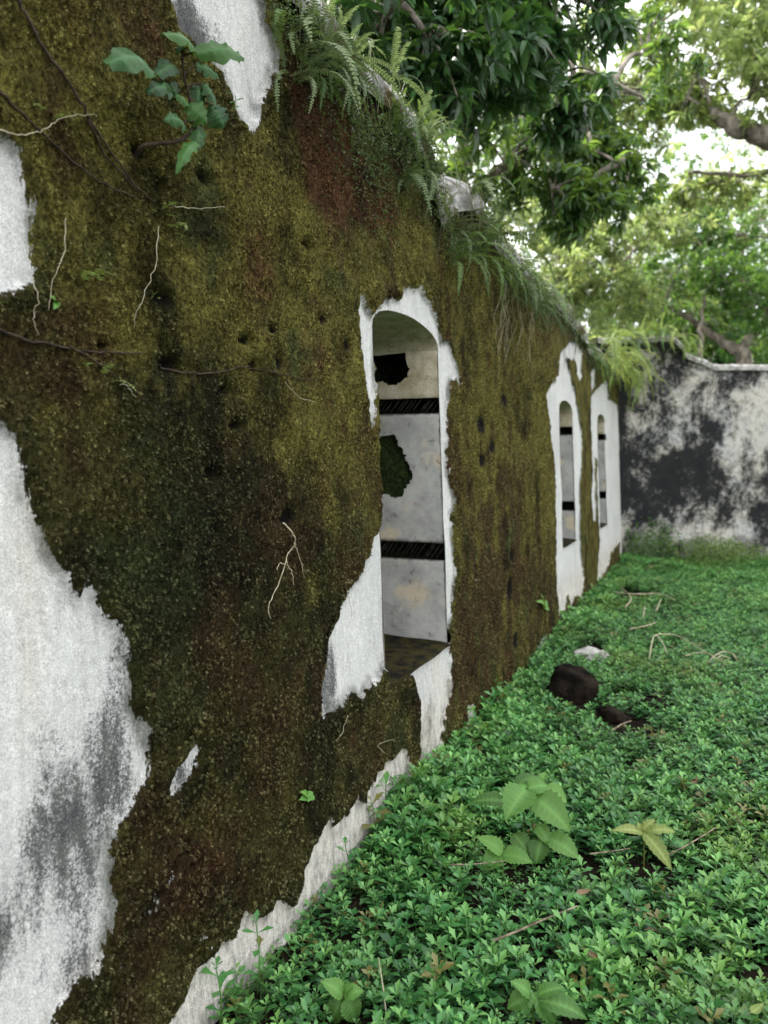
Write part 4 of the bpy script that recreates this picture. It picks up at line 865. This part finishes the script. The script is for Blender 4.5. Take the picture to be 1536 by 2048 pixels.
ground_line('dry_runner', 'pale dry stems lying on the bare patch beyond the white stone', [[(1230, 1185, .03), (1270, 1188, .05), (1320, 1188, .05), (1350, 1200, .02)], [(1250, 1215, -.02), (1262, 1195, .05), (1240, 1175, .05)], [(1312, 1222, -.03), (1322, 1198, .04)], [(1285, 1240, -.03), (1290, 1212, .04)], [(1258, 1258, 0), (1290, 1252, .03), (1312, 1245, .04)]], .008, M['paleroot'])
ground_line('dry_twig', 'thin pale stick standing among the creepers at the front', [[(775, 2060, -.08), (768, 1990, -.02), (757, 1915, .06)]], .0028, M['paleroot'])
ground_line('dry_twig', 'green-brown twig lying beside the wilted leaves', [[(1330, 1712, -.03), (1375, 1690, 0), (1432, 1655, .03)]], .004, M['twig'])
ground_line('dry_twig', 'brown twig lying across the creepers below the broad-leaved weed', [[(985, 1882, -.02), (1040, 1860, 0), (1090, 1838, .0), (1155, 1812, 0)]], .005, M['twig'])
ground_line('dry_twig', 'thin brown twig beside the stem of the broad-leaved weed', [[(900, 1730, -.03), (950, 1728, -.02), (1010, 1722, -.03)]], .004, M['twig'])
ground_line('dry_twig', 'brown twig lying between the two weeds', [[(1180, 1708, -.01), (1220, 1703, -.01), (1260, 1697, -.02)]], .004, M['twig'])
ground_line('dry_twig', 'pair of twigs at the edge of the dark hole', [[(1222, 1462, -.05), (1245, 1448, -.04), (1262, 1442, -.04)], [(1245, 1450, -.04), (1262, 1460, -.05)]], .007, M['twig'])
def rock(name, label, c, sx, sy, sz, mat, seed):
    n, k = 40, 24; V = []; rq = np.random.RandomState(seed); cuts = []
    for _ in range(9): nq = rq.randn(3); nq /= np.linalg.norm(nq); cuts.append((nq, rq.uniform(.55, .85)))
    for i in range(k + 1):
        for j in range(n):
            t = math.pi * i / k; p = 2 * math.pi * j / n; d = np.array([math.sin(t) * math.cos(p), math.sin(t) * math.sin(p), math.cos(t)])
            r_ = .75 + .5 * float(fbm(np.array([d[0] * 1.4 + 5 + d[2]]), np.array([d[1] * 1.4 + 5 - d[2] * .7]), 1.2, 4, seed)[0]); r_ = min(r_, *[cq / max(1e-3, float(d @ nq)) for nq, cq in cuts]); V.append(d * (r_ + .06 * (float(fbm(np.array([d[0] * 6 + 9 + d[2] * 3]), np.array([d[1] * 6 + 9 - d[2] * 4]), 1, 3, seed)[0]) - .5)) * np.array([sx, sy, sz]))
    I = np.arange((k + 1) * n).reshape(k + 1, n); J = np.roll(I, -1, 1); mb = MB(); mb.add(V, None, np.stack([I[:-1], I[1:], J[1:], J[:-1]], -1).reshape(-1, 4))
    o = mb.build(name, mat); o.location = c; tag(o, label, 'stone'); return o
rock('pale_stone', 'pale weathered stone sunk in the ground cover by the wall', on_ground(1172, 1312, -.02), .15, .10, .085, M['stone'], 3)
rock('pale_stone', 'small pale stone touching the larger white one', on_ground(1206, 1312, -.03), .06, .05, .05, M['stone'], 9)
rock('dark_stone', 'blackened block of stone beside the foot of the wall', on_ground(1148, 1388, -.05), .20, .17, .22, M['blackstone'], 5)
rock('dark_stone', 'low black stone lump between two dark hollows', on_ground(1312, 1415, -.07), .14, .10, .07, M['blackstone'], 12)
rock('dark_stone', 'black broken stone in the dark hollow with twigs', on_ground(1228, 1435, -.08), .12, .10, .07, M['blackstone'], 15)

# yellow-green shrub patch by the end wall
def bush(name, label, c, r, h, nl, mat, seed, L=.05):
    rs = np.random.RandomState(seed); e = empty(name, c); tag(e, label, 'bush'); mb = MB()
    for k in range(7):
        a = rs.uniform(0, 6.28); t = np.array([math.cos(a) * r * .7, math.sin(a) * r * .7, h * rs.uniform(.6, 1)]); tube(mb, smooth_path([(0, 0, 0), t * .5 + np.array([0, 0, h * .12]), t], 3), [.008, .007, .006, .005, .004, .003, .002], 4)
    mb.build('stems', M['twig'], e); mb = MB()
    d = rs.randn(nl, 3); d /= np.linalg.norm(d, axis=1)[:, None]; R = rs.rand(nl) ** .45; P = d * R[:, None] * np.array([r, r, h * .55]) + np.array([0, 0, h * .5]); P *= (.75 + .5 * fbm(P[:, 0] * 3 + 9, P[:, 1] * 3 + P[:, 2] * 2 + 9, 1, 3, seed))[:, None]; P[:, 2] = np.maximum(P[:, 2], 0)
    scatter_leaves(mb, P, L, rs); mb.build('foliage', mat, e, False)
def scatter_leaves(mb, P, L, rs, bias=(0, 0, -.2), wr=.25, spread=.45):
    n = len(P); d = rs.randn(n, 3) + np.array(bias); d /= np.linalg.norm(d, axis=1)[:, None]; s_ = np.cross(d, rs.randn(n, 3) * .7 + UP); s_ /= np.linalg.norm(s_, axis=1)[:, None] + 1e-6
    l = L * rs.uniform(.7, 1.3, n)[:, None]; nn = np.cross(s_, d); V = np.stack([P, P + d * l * .45 + s_ * l * wr + nn * l * .06, P + d * l, P + d * l * .45 - s_ * l * wr + nn * l * .06], 1).reshape(-1, 3)
    c = np.repeat(rs.uniform(.7, 1.3, n), 4)[:, None] * np.ones(3); I = np.arange(4 * n).reshape(n, 4); mb.add(V, np.concatenate([I[:, [0, 1, 2]], I[:, [0, 2, 3]]])); mb.c[-1] = c
p = on_ground(1435, 1105, 0); bush('yellow_green_bush', 'low sunlit yellow-green bush at the foot of the end wall', (p[0], p[1] - .7, GZ), .75, .42, 2600, M['bright'], 3)
p = on_ground(1310, 1100, 0); bush('low_green_bush', 'low dark green bush in the corner of the two walls', (p[0] - .1, p[1] - .6, GZ), .6, .62, 2600, M['green'], 5)
p = on_ground(1475, 1080, 0); bush('low_green_bush', 'small leafy weed clump climbing the stained end wall', (p[0] - .3, p[1] - 1.6, GZ), .2, .75, 500, M['green'], 6)

# ------------------------------------------------------------------ trees
def whorl(rs, L, nleaf, detail):
    """drooping rosette of long leaves -> arrays"""
    mb = MB()
    for k in range(nleaf):
        az = 2 * math.pi * (k * .382 + rs.uniform(-.05, .05)); el = rs.uniform(-.9, .75); l = L * rs.uniform(.65, 1.15); w_ = l * rs.uniform(.10, .135); ca, sa = math.cos(az), math.sin(az)
        ts = [0, .3, .65, 1.0] if detail else [0, .45, 1.0]; p = np.zeros(3); a = el; cen = []; 
        for i, t in enumerate(ts):
            if i: st = (t - ts[i - 1]) * l; p = p + st * np.array([ca * math.cos(a), sa * math.cos(a), math.sin(a)]); a -= .55 if detail else .7; a = max(a, -1.45)
            cen.append(p.copy())
        sd = np.array([-sa, ca, 0]); nz = np.array([-ca * math.sin(el), -sa * math.sin(el), math.cos(el)]); sh = rs.uniform(.7, 1.3); sh = (sh * rs.uniform(.95, 1.15), sh, sh * .95)
        if detail:
            V = [cen[0], cen[1] + sd * w_ + nz * w_ * .35, cen[1], cen[1] - sd * w_ + nz * w_ * .35, cen[2] + sd * w_ * .85 + nz * w_ * .3, cen[2], cen[2] - sd * w_ * .85 + nz * w_ * .3, cen[3]]
            mb.add(V, [(0, 2, 1), (0, 3, 2), (4, 5, 7), (5, 6, 7)], [(1, 2, 5, 4), (2, 3, 6, 5)], sh)
        else:
            V = [cen[0], cen[1] + sd * w_ * 1.2, cen[1] - sd * w_ * 1.2, cen[2]]; mb.add(V, [(0, 2, 1), (1, 2, 3)], None, sh)
    V = np.concatenate(mb.v); T = np.concatenate(mb.t); Q = np.concatenate(mb.q) if mb.q else np.zeros((0, 4), int); return V, T, Q, np.concatenate(mb.c)
def stamp(mb, protos, P, rs, scl=(.8, 1.2), tilt=.5):
    for i, p in enumerate(P):
        V, T, Q, C = protos[rs.randint(len(protos))]; a = rs.uniform(0, 6.28); tx, ty = rs.randn(2) * tilt; Rm = np.array(Matrix.Rotation(a, 3, 'Z') @ Matrix.Rotation(tx, 3, 'X') @ Matrix.Rotation(ty, 3, 'Y')); s_ = rs.uniform(*scl)
        mb.add(V @ Rm.T * s_ + p, T, Q); mb.c[-1] = C * rs.uniform(.75, 1.25)
def tree(name, label, base, trunk, limbs, blobs, L, nleaf, detail, mat, seed, group=None, r0=.25, barkm=None, twigs=True, split=None):
    """blobs: (centre xyz, radius xyz, count)"""
    rs = np.random.RandomState(seed); base = np.array(base, float); e = empty(name, base); tag(e, label, 'tree', group); mat_b = barkm or M['bark']
    mb = MB(); P = smooth_path(np.array([base] + [np.array(t) for t in trunk]), 6, .02, seed); tube(mb, P - base, np.linspace(r0, r0 * .5, len(P)), 10); mb.build('trunk', mat_b, e)
    allp = [P]
    for ln, r in limbs:
        mb = MB(); Q = smooth_path(np.array([np.array(t) for t in ln]), 6, .02, seed + 1); tube(mb, Q - base, np.linspace(r, r * .35, len(Q)), 8); mb.build('limb', mat_b, e); allp.append(Q)
    skel = np.concatenate(allp); protos = [whorl(random.Random(seed * 31 + k), L, nleaf, detail) for k in range(6)]
    tw = MB(); cr = MB()
    for (c, r, n) in blobs:
        c = np.array(c, float); r = np.broadcast_to(np.array(r, float), 3); n0 = int(n * 2.2); d = rs.randn(n0, 3); d /= np.linalg.norm(d, axis=1)[:, None]; pts = c + d * (rs.rand(n0) ** .40)[:, None] * r
        k = fbm(pts[:, 0] * .9 + pts[:, 2] * .5 + 50, pts[:, 1] * .9 - pts[:, 2] * .6 + 50, 1.2, 3, seed); pts = pts[np.argsort(-k + rs.rand(n0) * .12)][:n]
        stamp(cr, protos, pts, rs)
        if twigs:
            hub = skel[np.argmin(np.linalg.norm(skel - c, axis=1))]; mid = c + (hub - c) * .15; tube(tw, smooth_path([hub - base, (hub + mid) / 2 - base + UP * .15, mid - base], 4), np.linspace(.045, .02, 9), 5)
            for q in pts[:: max(1, n // 14)]: tube(tw, smooth_path([mid - base, (mid + q) / 2 - base + UP * .08, q - base], 3), np.linspace(.018, .005, 7), 4)
    for i in range(len(cr.v)): cr.v[i] = cr.v[i] - base
    cr.build('crown', mat, e, False)
    if twigs and tw.n: tw.build('twigs', mat_b, e)
A_ = at
# dark mango hanging over the wall
tree('mango_tree', 'dark mango tree behind the wall with long drooping leaves overhanging it', (-3.2, 6.2, GZ), [(-3.0, 6.1, 2.0), (-2.6, 5.9, 3.6), (-2.0, 5.6, 5.2)],
     [([(-2.6, 5.9, 3.6), (-1.4, 5.4, 4.6), A_(900, -120, 5.8)], .12), ([(-2.0, 5.6, 5.2), (-1.0, 6.0, 5.6), A_(1150, -150, 6.8)], .10)],
     [(A_(790, 20, 5.0), (.55, .4, .40), 60), (A_(880, 90, 5.2), (.45, .4, .40), 70), (A_(740, -60, 5.4), (.7, .5, .45), 60), (A_(960, 10, 5.8), (.6, .5, .5), 95), (A_(1040, 90, 6.2), (.5, .5, .45), 85), (A_(1130, 10, 6.4), (.5, .5, .6), 95), (A_(950, -180, 6.2), (1.0, .8, .6), 120), (A_(1180, -150, 7.0), (.9, .8, .7), 110), (A_(950, 180, 6.6), (.4, .4, .35), 45), (A_(1120, 200, 7.0), (.45, .4, .35), 45), (A_(650, -250, 6), (1.0, .8, .6), 80)], .20, 13, True, M['mango'], 3, 'mango trees', .26)
tree('mango_tree', 'mango tree behind the wall whose lit branches reach towards the courtyard', (-3.6, 11.5, GZ), [(-3.2, 11.2, 2.2), (-2.6, 10.8, 4.0), (-1.8, 10.4, 6.0)],
     [([(-2.6, 10.8, 4.0), A_(960, 380, 9.6), A_(1110, 290, 9.2)], .07), ([(-2.2, 10.6, 5.0), A_(1000, 240, 9.5), A_(1240, 330, 9.0)], .05), ([(-1.8, 10.4, 6.0), A_(1150, 150, 9.8), A_(1290, 200, 9.6)], .05)],
     [(A_(900, 260, 9.4), (.8, .7, .55), 95), (A_(880, 380, 9.6), (.5, .6, .4), 60), (A_(1010, 330, 9.2), (.7, .7, .5), 110), (A_(1110, 390, 8.8), (.5, .5, .4), 85), (A_(1190, 400, 9.0), (.45, .5, .4), 70), (A_(1180, 290, 9.4), (.7, .7, .55), 110), (A_(1270, 330, 9.6), (.55, .6, .5), 70), (A_(1060, 220, 9.8), (.8, .7, .5), 100), (A_(1220, 200, 10), (.7, .7, .5), 80), (A_(940, 160, 10), (.9, .7, .5), 80), (A_(1130, 440, 8.8), (.28, .3, .25), 26), (A_(1300, 100, 10.5), (.8, .8, .8), 70), (A_(1120, 60, 10.5), (.9, .8, .8), 80)], .19, 12, True, M['mango2'], 7, 'mango trees', .28)
tree('spreading_tree', 'tall spreading tree behind the end wall with a thick pale limb and sunlit yellow-green leaves', (9.5, 17.0, GZ), [(9.2, 17, 3), (8.6, 16.8, 5.2), (8.0, 16.6, 6.6)],
     [([(8.6, 16.8, 5.2), A_(1620, 300, 14.6), A_(1536, 275, 14.4), A_(1470, 255, 14.4), A_(1425, 228, 14.6)], .30), ([(8.0, 16.6, 6.6), A_(1560, 60, 15), A_(1440, -60, 15.5)], .14), ([A_(1600, 320, 14.6), A_(1500, 350, 15.5), A_(1380, 345, 16)], .08)],
     [(A_(1290, 60, 15), (1.4, 1.2, 1.0), 150), (A_(1390, 140, 14.5), (1.3, 1.2, .9), 150), (A_(1480, 100, 15), (1.2, 1.2, 1.0), 120), (A_(1350, 230, 15.5), (1.0, 1.0, .7), 90), (A_(1500, 190, 14), (.9, 1.0, .5), 60), (A_(1260, 160, 15.5), (1.1, 1.0, .9), 110), (A_(1420, -60, 16), (2.0, 1.5, 1.0), 140), (A_(1570, 0, 15), (1.6, 1.5, 1.2), 120), (A_(1250, -80, 16), (1.6, 1.5, 1.0), 110), (A_(1640, 200, 15), (1.5, 1.5, 1.2), 80), (A_(1460, 370, 16), (1.2, 1.0, .5), 55), (A_(1380, 400, 17), (1.3, 1.0, .5), 60)], .24, 12, False, M['bright'], 13, None, .4)
tree('leafy_tree', 'fresh green tree behind the end wall with a crooked broken trunk', A_(1490, 800, 19) * np.array([1, 1, 0]) + np.array([0, 0, GZ]), [A_(1488, 760, 19), A_(1480, 690, 19)],
     [([A_(1480, 705, 19), A_(1440, 680, 19.3), A_(1390, 645, 19.6), A_(1330, 610, 20)], .14), ([A_(1402, 800, 18.5), A_(1402, 690, 18.5), A_(1405, 610, 18.8), A_(1420, 520, 19.5)], .07), ([A_(1480, 700, 19), A_(1540, 620, 19.5), A_(1560, 500, 20)], .12)],
     [(A_(1450, 560, 19), (1.3, 1.2, .9), 190), (A_(1520, 600, 18.5), (1.2, 1.2, 1.0), 170), (A_(1350, 560, 20), (1.2, 1.2, .8), 130), (A_(1400, 480, 20.5), (1.5, 1.2, .7), 130), (A_(1290, 640, 19.5), (1.0, 1.0, .6), 90), (A_(1500, 470, 20), (1.3, 1.3, .8), 110), (A_(1600, 540, 19), (1.4, 1.4, 1.3), 120), (A_(1420, 650, 20), (1.0, 1.0, .45), 90), (A_(1530, 690, 20), (1.0, 1.0, .45), 90), (A_(1340, 690, 21), (1.2, 1, .5), 90), (A_(1480, 400, 21), (1.6, 1.2, .7), 130), (A_(1340, 430, 21), (1.5, 1.2, .6), 120)], .20, 11, False, M['green'], 19, None, .28)
tree('leafy_tree', 'pale green loose tree standing behind the corner of the walls', A_(1130, 900, 19) * np.array([1, 1, 0]) + np.array([0, 0, GZ]), [A_(1140, 700, 19), A_(1160, 520, 19)],
     [([A_(1145, 640, 19), A_(1210, 560, 19), A_(1270, 500, 19.5)], .09), ([A_(1150, 600, 19), A_(1090, 520, 19.5), A_(1060, 470, 20)], .09)],
     [(A_(1110, 540, 18), (1.0, 1.0, .7), 110), (A_(1190, 600, 18), (1.1, 1.0, .9), 150), (A_(1240, 500, 18.5), (1.1, 1.0, .7), 120), (A_(1160, 480, 19), (1.2, 1.0, .6), 100), (A_(1270, 600, 18), (.9, .9, .7), 90), (A_(1210, 690, 17.5), (.9, .8, .5), 80), (A_(1300, 470, 20), (1.2, 1.0, .6), 80), (A_(1060, 450, 20), (1.2, 1.0, .7), 80)], .22, 11, False, M['bright'], 23, None, .2)
for i, (px, py, den, rx, n, mk) in enumerate([(1000, 420, 32, 4.5, 420, 'mango2'), (1250, 330, 36, 5.5, 420, 'green'), (1480, 460, 34, 6, 620, 'bright'), (1380, 560, 30, 3.5, 420, 'green'), (1480, 690, 27, 2.6, 420, 'green'), (1290, 640, 28, 3.0, 420, 'bright'), (800, 300, 30, 5, 380, 'mango2'), (1680, 500, 32, 5.0, 340, 'green'), (560, 250, 28, 5, 300, 'mango2')]):
    b_ = A_(px, 915, den); b_[2] = GZ; c = A_(px, py, den); lab = ['tall broad tree in the distance beyond the wall, dull green', 'tall far tree with fresh green leaves seen through the gaps', 'tall far tree with yellow-green leaves beyond the end wall', 'far green tree filling the gap low above the end wall', 'low far green tree just above the top of the end wall', 'pale green far tree behind the corner of the two walls', 'dull green tree hidden behind the near stretch of wall', 'far fresh green tree beyond the right end of the end wall', 'dull green tree screened by the long wall'][i]
    tree('distant_tree', lab, b_, [b_ + (c - b_) * .45 + np.array([.2, 0, 0]), c], [], [(c, (rx, rx * .8, rx * .75), n), (c + np.array([rx * .5, 0, -rx * .55]), rx * .6, n // 3), (c + np.array([-rx * .5, 0, -rx * .5]), rx * .6, n // 3)], .34, 11, False, M[mk], 40 + i, 'distant trees', .3)

# fallen leaves caught in the ground cover
def fallen(px, py, ang, L, label, mat):
    p = on_ground(px, py, .0); e = empty('fallen_leaf', p); tag(e, label, 'leaf'); d = np.array([math.cos(ang), math.sin(ang), .15]) * L
    leaf_obj('blade', mat, e, p - d * .5, p + d * .5, L * .42, UP + np.array([.2, -.3, 0]), prof='ovate', n=10, bend=-.12, fold=.35, wave=.06, seed=int(px))
    mb = MB(); tube(mb, np.array([-d * .5, -d * .68 + UP * .004, -d * .8]), [.0012, .001, .0008], 4); mb.build('leaf_stalk', M['twig'], e)
M['dead'] = mat_leaf('dry_brown_leaf', (.10, .065, .035), (.20, .14, .08), .15, .7, .2, (.25, .16, .06), True)
fallen(1168, 1782, .6, .06, 'dry brown leaf lying just below the broad-leaved weed', M['dead'])
fallen(960, 1503, 2.0, .07, 'curled brown leaf near the wall beyond the first loophole', M['dead'])
fallen(1390, 1560, 1.2, .07, 'dry brown leaf caught in the open ground cover', M['dead'])
fallen(1180, 1905, 2.7, .06, 'dry brown leaf sunk among the front creepers', M['dead'])
fallen(1515, 2015, .9, .06, 'pale yellow leaf lying on the creepers at the front', M['wilt'])
